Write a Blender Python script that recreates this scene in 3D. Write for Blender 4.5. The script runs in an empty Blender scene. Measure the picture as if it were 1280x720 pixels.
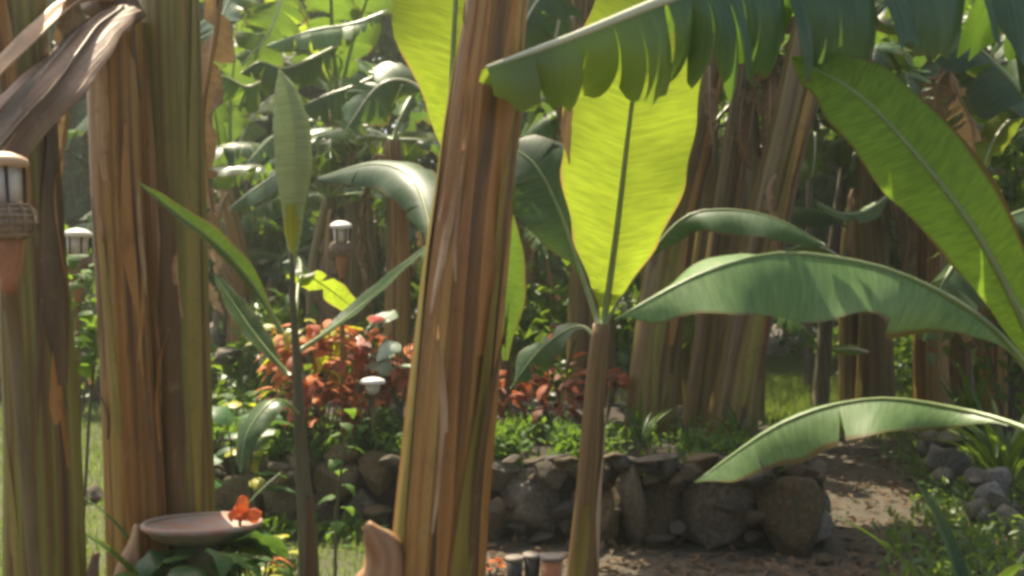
import bpy, math, random
import numpy as np
from mathutils import Vector, Matrix, noise
R = math.radians
S = bpy.context.scene
COL = S.collection
# ------------------------------------------------------------------ camera
FPX, EYE = 1229.0, 1.5
HAZE = .0028
cam_d = bpy.data.cameras.new('camera'); cam = bpy.data.objects.new('camera', cam_d); COL.objects.link(cam)
cam.location = (0, 0, EYE); cam.rotation_euler = (R(90), 0, 0)
cam_d.sensor_width = 36; cam_d.lens = 36*FPX/1280; cam_d.clip_start = .05; cam_d.clip_end = 400
cam_d.dof.use_dof = True; cam_d.dof.focus_distance = 4.2; cam_d.dof.aperture_fstop = 4.0
S.camera = cam
# ------------------------------------------------------------------ light
SUN_EL, SUN_AZ = R(60), R(-28)            # azimuth from +Y, clockwise: behind the grove, to the left
W = bpy.data.worlds.new('World'); S.world = W; W.use_nodes = True
wn = W.node_tree; sky = wn.nodes.new('ShaderNodeTexSky'); sky.sky_type = 'NISHITA'; sky.sun_disc = False
sky.sun_elevation = SUN_EL; sky.sun_rotation = SUN_AZ; sky.air_density = .8; sky.dust_density = 6.0; sky.ozone_density = .3
bgn = wn.nodes['Background']; bgn.inputs['Strength'].default_value = .12
wn.links.new(sky.outputs[0], bgn.inputs[0])
SUN_DIR = Vector((math.sin(SUN_AZ)*math.cos(SUN_EL), math.cos(SUN_AZ)*math.cos(SUN_EL), math.sin(SUN_EL)))
sl = bpy.data.lights.new('sun', 'SUN'); sl.energy = 5.0; sl.angle = R(.5); sl.color = (1, .89, .66)
so = bpy.data.objects.new('sun', sl); COL.objects.link(so); so.location = (0, 0, 20)
so.rotation_euler = SUN_DIR.to_track_quat('Z', 'Y').to_euler()
S.view_settings.view_transform = 'Standard'; S.view_settings.look = 'None'
S.view_settings.exposure = 1.08; S.view_settings.gamma = 1
S.cycles.max_bounces = 8; S.cycles.diffuse_bounces = 5; S.cycles.glossy_bounces = 2; S.cycles.transmission_bounces = 5
S.cycles.use_denoising = True; S.cycles.pixel_filter_type = 'BLACKMAN_HARRIS'; S.cycles.filter_width = 3.4
S.cycles.sample_clamp_indirect = 6

# ------------------------------------------------------------------ helpers
def P(px, py, Y): return Vector(((px-640)/FPX*Y, Y, EYE-(py-360)/FPX*Y))
def PX(px, Y): return (px-640)/FPX*Y
def lerp(a, b, t): return a+(b-a)*t
def interp(tab, t):
    if t <= tab[0][0]: return tab[0][1]
    for (a, x), (b, y) in zip(tab, tab[1:]):
        if t <= b:
            k = (t-a)/(b-a); k = k*k*(3-2*k)*.6+k*.4
            return x+(y-x)*k
    return tab[-1][1]
def curve(pts, n):
    """Catmull-Rom through pts, resampled to n+1 points by length; returns points and total length"""
    p = [pts[0]*2-pts[1]]+list(pts)+[pts[-1]*2-pts[-2]]
    d = []
    for i in range(1, len(p)-2):
        for k in range(16):
            t = k/16; a, b, c, e = p[i-1], p[i], p[i+1], p[i+2]
            d.append(.5*((2*b)+(c-a)*t+(2*a-5*b+4*c-e)*t*t+(3*b-a-3*c+e)*t**3))
    d.append(pts[-1].copy())
    ac = [0]
    for a, b in zip(d, d[1:]): ac.append(ac[-1]+(b-a).length)
    out, j = [], 0
    for i in range(n+1):
        s = ac[-1]*i/n
        while j < len(ac)-2 and ac[j+1] < s: j += 1
        k = (s-ac[j])/max(1e-9, ac[j+1]-ac[j]); out.append(d[j].lerp(d[j+1], min(1, k)))
    return out, ac[-1]
class MB:
    def __init__(s): s.v, s.f, s.uv = [], [], []
    def grid(s, rows, uvs, closed=False):
        """rows of points -> quads"""
        b = len(s.v); m = len(rows[0])
        for r in rows: s.v += [tuple(p) for p in r]
        for r in uvs: s.uv += r
        for i in range(len(rows)-1):
            for j in range(m if closed else m-1):
                k = (j+1) % m
                s.f.append((b+i*m+j, b+i*m+k, b+(i+1)*m+k, b+(i+1)*m+j))
    def tube(s, pts, rad, sides=8, cap=True):
        rows, uvs = [], []; L = 0
        up = Vector((0, 0, 1)); T0 = (pts[1]-pts[0]).normalized()
        if abs(T0.z) > .9: up = Vector((0, 1, 0))
        for i, p in enumerate(pts):
            T = (pts[min(i+1, len(pts)-1)]-pts[max(i-1, 0)]).normalized()
            A = T.cross(up).normalized(); B = A.cross(T)
            r = rad(i/(len(pts)-1)) if callable(rad) else rad
            if i: L += (p-pts[i-1]).length
            rows.append([p+(A*math.cos(a)+B*math.sin(a))*r for a in [2*math.pi*k/sides for k in range(sides)]])
            uvs.append([(k/sides*.2, L) for k in range(sides)])
        b = len(s.v); s.grid(rows, uvs, True)
        if cap:
            s.f.append(tuple(b+k for k in range(sides))); e = b+(len(pts)-1)*sides
            s.f.append(tuple(e+k for k in reversed(range(sides))))
    def lathe(s, prof, c=Vector((0, 0, 0)), sides=24, M=None):
        rows = [[(M or Matrix())@Vector((r*math.cos(a), r*math.sin(a), z))+c for a in [2*math.pi*k/sides for k in range(sides)]] for r, z in prof]
        s.grid(rows, [[(k/sides, z) for k in range(sides)] for r, z in prof], True)
        b = len(s.v)-len(prof)*sides
        s.f.append(tuple(b+k for k in reversed(range(sides)))); e = len(s.v)-sides; s.f.append(tuple(e+k for k in range(sides)))
    def mesh(s, name, mat, off=None, smooth=True):
        me = bpy.data.meshes.new(name)
        v = np.array(s.v, dtype=float)
        if off is not None: v = v-np.array(off)
        me.from_pydata(v.tolist(), [], s.f)
        if s.uv:
            ul = me.uv_layers.new(name='UVMap'); li = np.empty(len(me.loops), dtype=np.int32); me.loops.foreach_get('vertex_index', li)
            ul.data.foreach_set('uv', np.array(s.uv, dtype=np.float32)[li].ravel())
        if smooth: me.polygons.foreach_set('use_smooth', [True]*len(me.polygons))
        me.materials.append(mat); me.update()
        return me
    def build(s, name, mat, parent=None, smooth=True):
        off = Vector((0, 0, 0)); q = parent
        while q: off += q.location; q = q.parent
        return place(name, s.mesh(name, mat, off, smooth), parent)
def place(name, me, parent=None, loc=(0, 0, 0), rot=(0, 0, 0), sc=1):
    o = bpy.data.objects.new(name, me); COL.objects.link(o); o.parent = parent
    o.location = loc; o.rotation_euler = rot
    o.scale = sc if hasattr(sc, '__len__') else (sc, sc, sc)
    return o
def tag(o, label=None, cat=None, group=None, kind=None):
    for k, v in (('label', label), ('category', cat), ('group', group), ('kind', kind)):
        if v: o[k] = v
    return o
def thing(name, label, cat, loc=(0, 0, 0), group=None, rz=0):
    o = place(name, None, None, loc, (0, 0, rz)); o.empty_display_size = .1
    return tag(o, label, cat, group)
def solid(o, t=.004):
    m = o.modifiers.new('thickness', 'SOLIDIFY'); m.thickness = t; m.offset = -1
    return o

# ------------------------------------------------------------------ materials
def base_mat(name):
    m = bpy.data.materials.new(name); m.use_nodes = True
    t = m.node_tree; return m, t, t.nodes['Principled BSDF'], t.nodes['Material Output']
def nd(t, typ, ins=None, **kw):
    n = t.nodes.new(typ)
    for k, v in kw.items(): setattr(n, k, v)
    for k, v in (ins or {}).items():
        if hasattr(v, 'is_output') : t.links.new(v, n.inputs[k])
        else: n.inputs[k].default_value = v
    return n
def ramp(t, fac, stops):
    n = t.nodes.new('ShaderNodeValToRGB'); t.links.new(fac, n.inputs[0]); e = n.color_ramp.elements
    while len(e) > 1: e.remove(e[-1])
    e[0].position, e[0].color = stops[0][0], (*stops[0][1], 1)
    for p, c in stops[1:]:
        q = e.new(p); q.color = (*c, 1)
    return n.outputs[0]
def mixc(t, f, a, b, mode='MIX'):
    n = t.nodes.new('ShaderNodeMix'); n.data_type = 'RGBA'; n.blend_type = mode
    for i, v in ((0, f), (6, a), (7, b)):
        if hasattr(v, 'is_output'): t.links.new(v, n.inputs[i])
        else: n.inputs[i].default_value = v if i == 0 else (*v, 1)
    return n.outputs[2]
def uvscaled(t, sx, sy):
    u = nd(t, 'ShaderNodeUVMap'); m = nd(t, 'ShaderNodeMapping', {'Vector': u.outputs[0], 'Scale': (sx, sy, 1)}); return m.outputs[0], u.outputs[0]
def leaf_mat(name, a, b, tr, trans=.45, rough=.38, edge=(.16, .11, .03), edge_at=.93, spec=.5, vein=55, tip=None):
    m, t, pb, out = base_mat(name)
    v1, uv = uvscaled(t, vein, 1.3)
    n1 = nd(t, 'ShaderNodeTexNoise', {'Vector': v1, 'Scale': 1.0, 'Detail': 2})
    tc = nd(t, 'ShaderNodeTexCoord')
    n2 = nd(t, 'ShaderNodeTexNoise', {'Vector': tc.outputs['Object'], 'Scale': 3.5, 'Detail': 3})
    oi = nd(t, 'ShaderNodeObjectInfo')
    f = nd(t, 'ShaderNodeMath', {0: n1.outputs[0], 1: n2.outputs[0]}, operation='ADD')
    f2 = nd(t, 'ShaderNodeMapRange', {0: f.outputs[0], 1: .75, 2: 1.25})
    c = mixc(t, f2.outputs[0], a, b)
    hv = nd(t, 'ShaderNodeHueSaturation', {'Color': c, 'Value': nd(t, 'ShaderNodeMapRange', {0: oi.outputs['Random'], 3: .75, 4: 1.25}).outputs[0]})
    sx = nd(t, 'ShaderNodeSeparateXYZ', {0: uv}); ab = nd(t, 'ShaderNodeMath', {0: sx.outputs[1]}, operation='ABSOLUTE')
    ed = nd(t, 'ShaderNodeMath', {0: ab.outputs[0], 1: nd(t, 'ShaderNodeMapRange', {0: n2.outputs[0], 1: .3, 2: .7, 3: -.06, 4: .1}).outputs[0]}, operation='ADD')
    ef = nd(t, 'ShaderNodeMapRange', {0: ed.outputs[0], 1: edge_at, 2: edge_at+.08})
    col = mixc(t, ef.outputs[0], hv.outputs[0], edge)
    tcol = mixc(t, f2.outputs[0], tuple(x*.8 for x in tr), tuple(min(1, x*1.1) for x in tr))
    v5, _ = uvscaled(t, 150, 2.2); n5 = nd(t, 'ShaderNodeTexNoise', {'Vector': v5, 'Scale': 1.0, 'Detail': 2})
    v6, _ = uvscaled(t, 22, 9); n6 = nd(t, 'ShaderNodeTexNoise', {'Vector': v6, 'Scale': 1.0, 'Detail': 4, 'Roughness': .7})
    vr = ramp(t, n5.outputs[0], [(.35, (.55, .55, .55)), (.6, (1, 1, 1))])
    col = mixc(t, .45, col, vr, 'MULTIPLY'); tcol = mixc(t, .6, tcol, vr, 'MULTIPLY')
    sp = nd(t, 'ShaderNodeMapRange', {0: n6.outputs[0], 1: .66, 2: .74, 4: .75}).outputs[0]
    col = mixc(t, sp, col, (.14, .10, .035)); tcol = mixc(t, sp, tcol, (.10, .07, .02))
    tcol = mixc(t, ef.outputs[0], tcol, tuple(x*1.3 for x in edge))
    if tip:
        tf = nd(t, 'ShaderNodeMapRange', {0: nd(t, 'ShaderNodeMath', {0: sx.outputs[0], 1: nd(t, 'ShaderNodeMath', {0: n2.outputs[0], 1: .5}, operation='MULTIPLY').outputs[0]}, operation='ADD').outputs[0], 1: tip[0]+.2, 2: tip[0]+.5, 4: .85}).outputs[0]
        col = mixc(t, tf, col, tip[1]); tcol = mixc(t, tf, tcol, tip[2])
    bp = nd(t, 'ShaderNodeBump', {'Strength': .25, 'Distance': .004, 'Height': n1.outputs[0]})
    t.links.new(col, pb.inputs['Base Color']); pb.inputs['Roughness'].default_value = rough; pb.inputs['Specular IOR Level'].default_value = spec
    t.links.new(bp.outputs[0], pb.inputs['Normal'])
    tl = nd(t, 'ShaderNodeBsdfTranslucent', {'Color': tcol, 'Normal': bp.outputs[0]})
    mx = nd(t, 'ShaderNodeMixShader', {0: trans, 1: pb.outputs[0], 2: tl.outputs[0]})
    t.links.new(mx.outputs[0], out.inputs[0]); return m
def stem_mat(name, stops, streak=(15, .45), blotch=.5, rough=.5, dark=(.05, .035, .018), bump=.35):
    m, t, pb, out = base_mat(name)
    v1, uv = uvscaled(t, *streak)
    n1 = nd(t, 'ShaderNodeTexNoise', {'Vector': v1, 'Scale': 1.0, 'Detail': 2, 'Roughness': .5})
    v3, _ = uvscaled(t, 110, 1.6)
    n3 = nd(t, 'ShaderNodeTexNoise', {'Vector': v3, 'Scale': 1.0, 'Detail': 3})
    v2, _ = uvscaled(t, 11, 3.2)
    n2 = nd(t, 'ShaderNodeTexNoise', {'Vector': v2, 'Scale': 1.0, 'Detail': 5, 'Distortion': .8, 'Roughness': .65})
    v4, _ = uvscaled(t, 30, 22)
    n4 = nd(t, 'ShaderNodeTexNoise', {'Vector': v4, 'Scale': 1.0, 'Detail': 3})
    f = nd(t, 'ShaderNodeMath', {0: n1.outputs[0], 1: nd(t, 'ShaderNodeMapRange', {0: n3.outputs[0], 3: -.055, 4: .055}).outputs[0]}, operation='ADD')
    c = ramp(t, f.outputs[0], stops)
    c = mixc(t, nd(t, 'ShaderNodeMapRange', {0: n2.outputs[0], 1: .54, 2: .74, 4: blotch*1.25}).outputs[0], c, dark)
    c = mixc(t, nd(t, 'ShaderNodeMapRange', {0: n4.outputs[0], 1: .63, 2: .74, 4: .3}).outputs[0], c, (.04, .026, .014))
    c = mixc(t, nd(t, 'ShaderNodeMapRange', {0: n2.outputs[0], 1: .40, 2: .28, 4: .35}).outputs[0], c, (.36, .30, .17))
    c = nd(t, 'ShaderNodeHueSaturation', {'Color': c, 'Saturation': 1.06, 'Value': 1.03}).outputs[0]
    t.links.new(c, pb.inputs['Base Color']); pb.inputs['Roughness'].default_value = rough-.08; pb.inputs['Specular IOR Level'].default_value = .4
    h = nd(t, 'ShaderNodeMath', {0: n2.outputs[0], 1: n3.outputs[0]}, operation='ADD')
    t.links.new(nd(t, 'ShaderNodeBump', {'Strength': bump, 'Distance': .008, 'Height': h.outputs[0]}).outputs[0], pb.inputs['Normal'])
    return m
def plain_mat(name, a, b=None, rough=.6, scale=20, bump=.2, metal=0, detail=4, stretch=(1, 1, 1)):
    m, t, pb, out = base_mat(name); b = b or tuple(x*.6 for x in a)
    tc = nd(t, 'ShaderNodeTexCoord'); mp = nd(t, 'ShaderNodeMapping', {'Vector': tc.outputs['Object'], 'Scale': stretch})
    n = nd(t, 'ShaderNodeTexNoise', {'Vector': mp.outputs[0], 'Scale': scale, 'Detail': detail, 'Roughness': .6})
    t.links.new(ramp(t, n.outputs[0], [(.3, b), (.7, a)]), pb.inputs['Base Color'])
    pb.inputs['Roughness'].default_value = rough; pb.inputs['Metallic'].default_value = metal
    t.links.new(nd(t, 'ShaderNodeBump', {'Strength': bump, 'Distance': .01, 'Height': n.outputs[0]}).outputs[0], pb.inputs['Normal'])
    return m
M = {}
M['leaf'] = leaf_mat('banana_leaf_green', (.045, .10, .028), (.075, .15, .045), (.22, .36, .03), .38, .36)
M['leaf_blue'] = leaf_mat('banana_leaf_waxy', (.05, .105, .045), (.085, .15, .065), (.17, .31, .04), .32, .42, spec=.35)
M['leaf_teal'] = leaf_mat('banana_leaf_teal', (.035, .085, .04), (.07, .135, .065), (.16, .30, .03), .3, .3, edge_at=1.0, spec=.6, tip=(2.0, (.13, .2, .035), (.4, .52, .04)))
M['leaf_dark'] = leaf_mat('banana_leaf_dark', (.035, .085, .025), (.06, .12, .035), (.14, .24, .02), .35, .4)
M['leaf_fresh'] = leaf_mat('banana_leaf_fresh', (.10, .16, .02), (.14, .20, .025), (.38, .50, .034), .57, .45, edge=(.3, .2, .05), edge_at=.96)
M['leaf_pale'] = leaf_mat('rolled_leaf_pale', (.30, .36, .18), (.36, .42, .23), (.5, .6, .2), .35, .45, edge_at=2)
M['leaf_grey'] = leaf_mat('banana_leaf_powdery', (.12, .22, .075), (.19, .30, .12), (.26, .42, .06), .35, .42, spec=.5)
M['leaf_olive'] = leaf_mat('banana_leaf_olive', (.10, .20, .03), (.14, .25, .045), (.34, .56, .045), .52, .5, spec=.3)
M['leaf_dry'] = leaf_mat('dry_leaf', (.20, .13, .075), (.34, .24, .15), (.3, .2, .09), .25, .65, edge=(.12, .07, .04), spec=.2, vein=40)
M['midrib'] = plain_mat('leaf_midrib', (.24, .30, .12), (.16, .22, .07), .35, 12, .1)
M['midrib_pale'] = plain_mat('pale_midrib', (.66, .67, .48), (.55, .57, .36), .3, 12, .1)
M['stem'] = stem_mat('pseudostem_olive', [(.28, (.07, .04, .017)), (.42, (.16, .095, .032)), (.50, (.175, .15, .04)), (.60, (.21, .20, .05)), (.74, (.29, .19, .08))])
M['stem_brown'] = stem_mat('pseudostem_brown', [(.28, (.08, .04, .017)), (.42, (.20, .10, .035)), (.52, (.31, .165, .055)), (.62, (.36, .24, .08)), (.76, (.24, .16, .055))])
M['stem_bg'] = stem_mat('pseudostem_brown_olive', [(.28, (.065, .04, .017)), (.45, (.14, .09, .034)), (.58, (.17, .14, .044)), (.75, (.27, .185, .08))])  # brown and olive ramp for the clump and grove stems
M['stem_young'] = stem_mat('pseudostem_young', [(.28, (.085, .042, .022)), (.45, (.17, .095, .045)), (.6, (.20, .14, .055)), (.75, (.27, .18, .09))], (22, .8))
M['stem_dark'] = stem_mat('dark_cane', [(.28, (.035, .034, .02)), (.5, (.085, .085, .045)), (.75, (.17, .155, .10))], (30, 2.0))
M['sh_orange'] = stem_mat('dry_sheath_orange', [(.28, (.20, .095, .033)), (.5, (.37, .185, .062)), (.75, (.46, .28, .11))], blotch=.35)
M['sh_yellow'] = stem_mat('sheath_yellow_olive', [(.28, (.15, .11, .03)), (.5, (.23, .18, .045)), (.75, (.32, .26, .085))], blotch=.35)
M['sh_dark'] = stem_mat('dry_sheath_dark', [(.28, (.05, .028, .014)), (.5, (.11, .065, .03)), (.75, (.19, .12, .058))])
M['sh_tan'] = stem_mat('dry_sheath_tan', [(.28, (.22, .125, .06)), (.5, (.39, .25, .14)), (.75, (.54, .40, .27))], (26, .6), .4, .65)
M['sh_husk'] = stem_mat('pale_husk', [(.28, (.20, .10, .05)), (.5, (.33, .185, .10)), (.75, (.44, .28, .17))], (30, .8), .5, .7, bump=.6)
M['sh_brown'] = stem_mat('bent_dry_leaf', [(.28, (.11, .065, .042)), (.5, (.23, .145, .095)), (.75, (.40, .28, .20))], (42, .7), .5, .7, bump=.8)
def stone_mat(name, a, b, c):
    m, t, pb, out = base_mat(name); tc = nd(t, 'ShaderNodeTexCoord'); oi = nd(t, 'ShaderNodeObjectInfo')
    ad = nd(t, 'ShaderNodeVectorMath', {0: tc.outputs['Object'], 1: oi.outputs['Location']}, operation='ADD')
    n = nd(t, 'ShaderNodeTexNoise', {'Vector': ad.outputs[0], 'Scale': 9, 'Detail': 6, 'Roughness': .65})
    n2 = nd(t, 'ShaderNodeTexNoise', {'Vector': ad.outputs[0], 'Scale': 3, 'Detail': 3})
    c1 = ramp(t, n.outputs[0], [(.3, a), (.5, b), (.72, c)])
    c1 = mixc(t, nd(t, 'ShaderNodeMapRange', {0: n2.outputs[0], 1: .5, 2: .68, 4: .6}).outputs[0], c1, (.06, .07, .03))
    hv = nd(t, 'ShaderNodeHueSaturation', {'Color': c1, 'Saturation': nd(t, 'ShaderNodeMapRange', {0: nd(t, 'ShaderNodeMath', {0: nd(t, 'ShaderNodeMath', {0: oi.outputs['Random'], 1: 7.3}, operation='MULTIPLY').outputs[0]}, operation='FRACT').outputs[0], 3: .6, 4: 1.4}).outputs[0], 'Value': nd(t, 'ShaderNodeMapRange', {0: oi.outputs['Random'], 3: .7, 4: 1.3}).outputs[0]})
    t.links.new(hv.outputs[0], pb.inputs['Base Color']); pb.inputs['Roughness'].default_value = .85
    t.links.new(nd(t, 'ShaderNodeBump', {'Strength': .7, 'Distance': .02, 'Height': n.outputs[0]}).outputs[0], pb.inputs['Normal']); return m
M['stone'] = stone_mat('wall_stone', (.05, .034, .02), (.11, .08, .05), (.20, .155, .105))
M['stone_grey'] = stone_mat('grey_stone', (.07, .062, .05), (.15, .135, .11), (.28, .26, .22))
M['soil'] = plain_mat('soil', (.098, .08, .053), (.04, .032, .021), .95, 9, .8, detail=8)
M['soil_bed'] = plain_mat('bed_soil', (.05, .035, .022), (.02, .014, .009), .95, 9, .8, detail=8)
M['lawn'] = plain_mat('lawn_soil', (.07, .085, .025), (.05, .05, .02), .95, 6, .6)
M['grass'] = leaf_mat('grass_blade', (.09, .16, .03), (.16, .22, .05), (.32, .44, .06), .4, .5, edge_at=3)
M['cover'] = leaf_mat('ground_cover_leaf', (.055, .12, .03), (.09, .165, .04), (.25, .42, .04), .4, .6, edge_at=3, spec=.2)
M['wood_leaf'] = leaf_mat('far_leaf', (.055, .105, .03), (.09, .15, .045), (.28, .42, .05), .48, .45, edge_at=3)
M['shrub_leaf'] = leaf_mat('shrub_leaf', (.05, .11, .028), (.085, .15, .035), (.28, .44, .03), .42, .4, edge_at=3)
M['cro_orange'] = leaf_mat('croton_orange', (.55, .15, .045), (.6, .23, .07), (.55, .15, .05), .35, .6, spec=.2, edge=(.4, .25, .05), edge_at=.9)
M['cro_red'] = leaf_mat('croton_red', (.30, .07, .035), (.38, .12, .06), (.5, .13, .05), .35, .6, spec=.2, edge=(.3, .16, .04), edge_at=.9)
M['cro_maroon'] = leaf_mat('croton_maroon', (.16, .06, .04), (.26, .11, .06), (.3, .08, .03), .3, .6, spec=.2, edge=(.2, .12, .03), edge_at=.9)
M['cro_yellow'] = leaf_mat('croton_yellow', (.35, .36, .03), (.45, .42, .05), (.6, .65, .03), .45, .4, edge_at=3)
M['cal_white'] = leaf_mat('caladium_white', (.5, .56, .45), (.3, .42, .26), (.5, .6, .4), .3, .45, edge=(.09, .17, .05), edge_at=.85)
M['cal_pink'] = leaf_mat('caladium_pink', (.5, .1, .12), (.6, .25, .22), (.6, .15, .15), .3, .45, edge=(.2, .25, .05), edge_at=.85)
M['heart'] = leaf_mat('heart_leaf', (.04, .10, .035), (.065, .14, .05), (.16, .3, .04), .3, .45, edge_at=3, spec=.35)
M['litter'] = leaf_mat('leaf_litter', (.11, .07, .038), (.19, .125, .075), (.2, .13, .06), .15, .8, edge_at=3, spec=.2)
M['petal'] = leaf_mat('orange_petal', (.8, .12, .03), (.9, .22, .05), (.9, .2, .03), .35, .45, edge_at=3)
M['bark'] = plain_mat('bark', (.16, .13, .095), (.06, .045, .033), .9, 6, .8, stretch=(4, 4, .6), detail=6)
M['bamboo'] = plain_mat('bamboo_pole', (.20, .14, .06), (.13, .09, .035), .5, 10, .2, stretch=(4, 4, .5))
M['wicker'] = plain_mat('wicker', (.36, .27, .18), (.19, .13, .08), .75, 30, .5)
M['holder'] = plain_mat('orange_holder', (.44, .19, .09), (.24, .11, .055), .6, 22, .3)
M['cap'] = plain_mat('torch_cap', (.62, .44, .29), (.5, .33, .2), .5, 9, .15, stretch=(1, 1, 5))
M['glass'] = plain_mat('frosted_lamp_glass', (.66, .60, .54), (.48, .42, .36), .3, 12, .02)
M['iron'] = plain_mat('dark_wire', (.06, .055, .05), (.03, .03, .028), .45, 20, .1, metal=.6)
M['clay'] = plain_mat('birdbath_clay', (.40, .17, .11), (.34, .32, .29), .7, 16, .25, detail=6)
M['clay_pale'] = plain_mat('birdbath_pale', (.30, .26, .15), (.10, .10, .05), .8, 9, .3, detail=6)
M['water'] = plain_mat('standing_water', (.10, .11, .10), (.08, .09, .08), .06, 3, .02)
M['lampcap'] = plain_mat('lamp_white', (.8, .78, .74), (.7, .67, .62), .4, 6, .02)  # white lamp cap; on the far torches it paints sun on wood
M['pot'] = plain_mat('pot_black', (.05, .05, .05), (.03, .03, .03), .5, 12, .1)
M['potrim'] = plain_mat('pot_rim_pale', (.22, .18, .15), (.14, .12, .1), .6, 12, .1)
M['terra'] = plain_mat('terracotta', (.5, .24, .13), (.38, .16, .085), .8, 9, .3, detail=6)

# ------------------------------------------------------------------ ground
def fbm(x, y, s): return noise.noise(Vector((x*s, y*s, 3.7)))+.5*noise.noise(Vector((x*s*2.1, y*s*2.1, 1.3)))
def gz(x, y): return .035*fbm(x, y, .6)+.012*fbm(x, y, 3)
xs = [-150, -80, -40, -25]+[-18+.3*i for i in range(121)]+[25, 40, 80, 150]
ys = [-60, -20, -6]+[-2+.3*i for i in range(101)]+[35, 50, 90, 200]
g = MB(); g.grid([[(x, y, gz(x, y)) for x in xs] for y in ys], [[(x, y) for x in xs] for y in ys])
tag(g.build('ground', M['soil']), kind='structure')
def in_lawn(x, y):
    e = .25*fbm(x, y, .9)
    if y < 6.05: return x < -.55+e and y > 3.2
    return x < -2.0+e and y < 12.6
lw = MB(); st = .2
for i in range(60):
    for j in range(50):
        x, y = -12.4+i*st, 3+j*st
        if in_lawn(x+.1, y+.1):
            b = len(lw.v)
            for q in ((x, y), (x+st, y), (x+st, y+st), (x, y+st)): lw.v.append((*q, gz(*q)+.012)); lw.uv.append(q)
            lw.f.append((b, b+1, b+2, b+3))
tag(lw.build('lawn', M['lawn']), kind='structure')

def blades(n, pick, h, w, rng, lean=.5):
    """n upright tapered blades, one mesh"""
    v, f, uv = [], [], []
    while n > 0:
        x, y, z = pick()
        n -= 1
        a = rng.uniform(0, 6.28); hh = h*rng.uniform(.5, 1.3); l = lean*hh*rng.uniform(.2, 1.2); b = rng.uniform(0, 6.28)
        dx, dy = math.cos(a)*w*.5, math.sin(a)*w*.5; lx, ly = math.cos(b)*l, math.sin(b)*l
        k = len(v)
        v += [(x-dx, y-dy, z), (x+dx, y+dy, z), (x+dx*.7+lx*.35, y+dy*.7+ly*.35, z+hh*.6), (x-dx*.7+lx*.35, y-dy*.7+ly*.35, z+hh*.6), (x+lx, y+ly, z+hh)]
        f += [(k, k+1, k+2, k+3), (k+3, k+2, k+4)]
        uv += [(x, 0), (x, 0), (x, .5), (x, .5), (x, 1)]
    m = MB(); m.v, m.f, m.uv = v, f, uv; return m
rng = random.Random(5)
def pick_lawn():
    while 1:
        y = rng.uniform(3.3, 12.4); x = rng.uniform(-7, -.4)
        if in_lawn(x, y) and x > -.62*y-.8: return x, y, gz(x, y)
def pick_back():
    while 1:
        y = rng.uniform(9.5, 20); x = rng.gauss(.29*y, 1.0)
        return x, y, gz(x, y)
tag(blades(26000, pick_lawn, .075, .009, rng).build('lawn_grass', M['grass']), 'short sunlit green grass of the lawn', 'grass', kind='stuff')
tag(blades(20000, pick_back, .16, .014, rng).build('rough_grass', M['grass']), 'rough yellow-green grass in a clearing between the far stems', 'grass', kind='stuff')

# ------------------------------------------------------------------ leaves
def blade_geo(mid, hw, up, a0=(0, 0), droop=(.4, .4), fwd=.25, cuts=0, gap=.25, jit=.1, seed=1, n=30, m=5, wf=(1, 1), wav=.08, start=0., sag=0., s0=.12, waves=4., end=1.):
    """the two halves of a leaf blade, torn into strips along the lateral veins"""
    rn = random.Random(seed); pts, L = curve(mid, 60); b = MB()
    def frame(t):
        x = min(max(t, 0), 1)*60; i = min(int(x), 59); p = pts[i].lerp(pts[i+1], x-i)
        T = (pts[min(i+2, 60)]-pts[max(i-1, 0)]).normalized(); U = up[0].lerp(up[1], t) if isinstance(up, (list, tuple)) else up
        Sd = T.cross(U).normalized(); return p, T, Sd, Sd.cross(T).normalized()
    for si, sg in enumerate((1, -1)):
        if wf[si] <= 0: continue
        cut = sorted([start, end]+[rn.uniform(start+.06, end-.03) for _ in range(cuts)])
        cut = [c for i, c in enumerate(cut) if i == 0 or c-cut[i-1] > .012]; cut[-1] = end
        ph = rn.uniform(0, 6)
        for ta, tb in zip(cut, cut[1:]):
            tc = (ta+tb)/2; k = max(2, int(round((tb-ta)*n))); dj = rn.gauss(0, jit); gp = gap*rn.uniform(.15, 1.5) if cuts else 0; sj = rn.uniform(.5, 1.35); sh = 1-rn.uniform(0, .16) if cuts else 1; so = rn.uniform(.6, 3.) if cuts else 1; en = rn.uniform(.03, .16) if cuts > 3 else 0; sk = rn.uniform(-.5, .5)
            rows, uvs = [], []
            for i in range(k+1):
                t = lerp(ta, tb, i/k); row, ur = [], []
                w = interp(hw, t)*wf[si]*sh*(1-en*(abs(2*i/k-1+sk)**5+.5*math.sin(i*2.7+sk*9)))*(1+.025*math.sin(t*37+ph))
                cross, nrm = 0., 0.; prev = 0.
                for j in range(m+1):
                    s = j/m; q0 = min(.6, s0*so); ss = max(0, (s-q0)/(1-q0))**1.1
                    t2 = tc+(t-tc)*(1-gp*ss)
                    an = (a0[si](t) if callable(a0[si]) else a0[si])+dj*s-droop[si]*s*sj+wav*s*math.sin(waves*6.28*t+ph)
                    if j: cross += math.cos(an)*w/m; nrm += math.sin(an)*w/m
                    p, T, Sd, N = frame(t2)
                    q = p+Sd*(sg*cross)+N*nrm+T*(fwd*s*w)
                    q.z -= sag*sj*s*s*w
                    row.append(q); ur.append((t2*L, sg*s))
                rows.append(row); uvs.append(ur)
            b.grid(rows, uvs)
    return b, pts, L
def midrib_geo(pts, r0, seed=0, r1=.2, drop=.35):
    m = MB(); q = [p.copy() for p in pts[::3]]
    m.tube(q, lambda t: r0*(1-t)**.8+r0*r1*.5, 7); return m
LIT = []          # (point, radius): places the photograph shows in sun; crown leaves that would shade them are not grown
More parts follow.
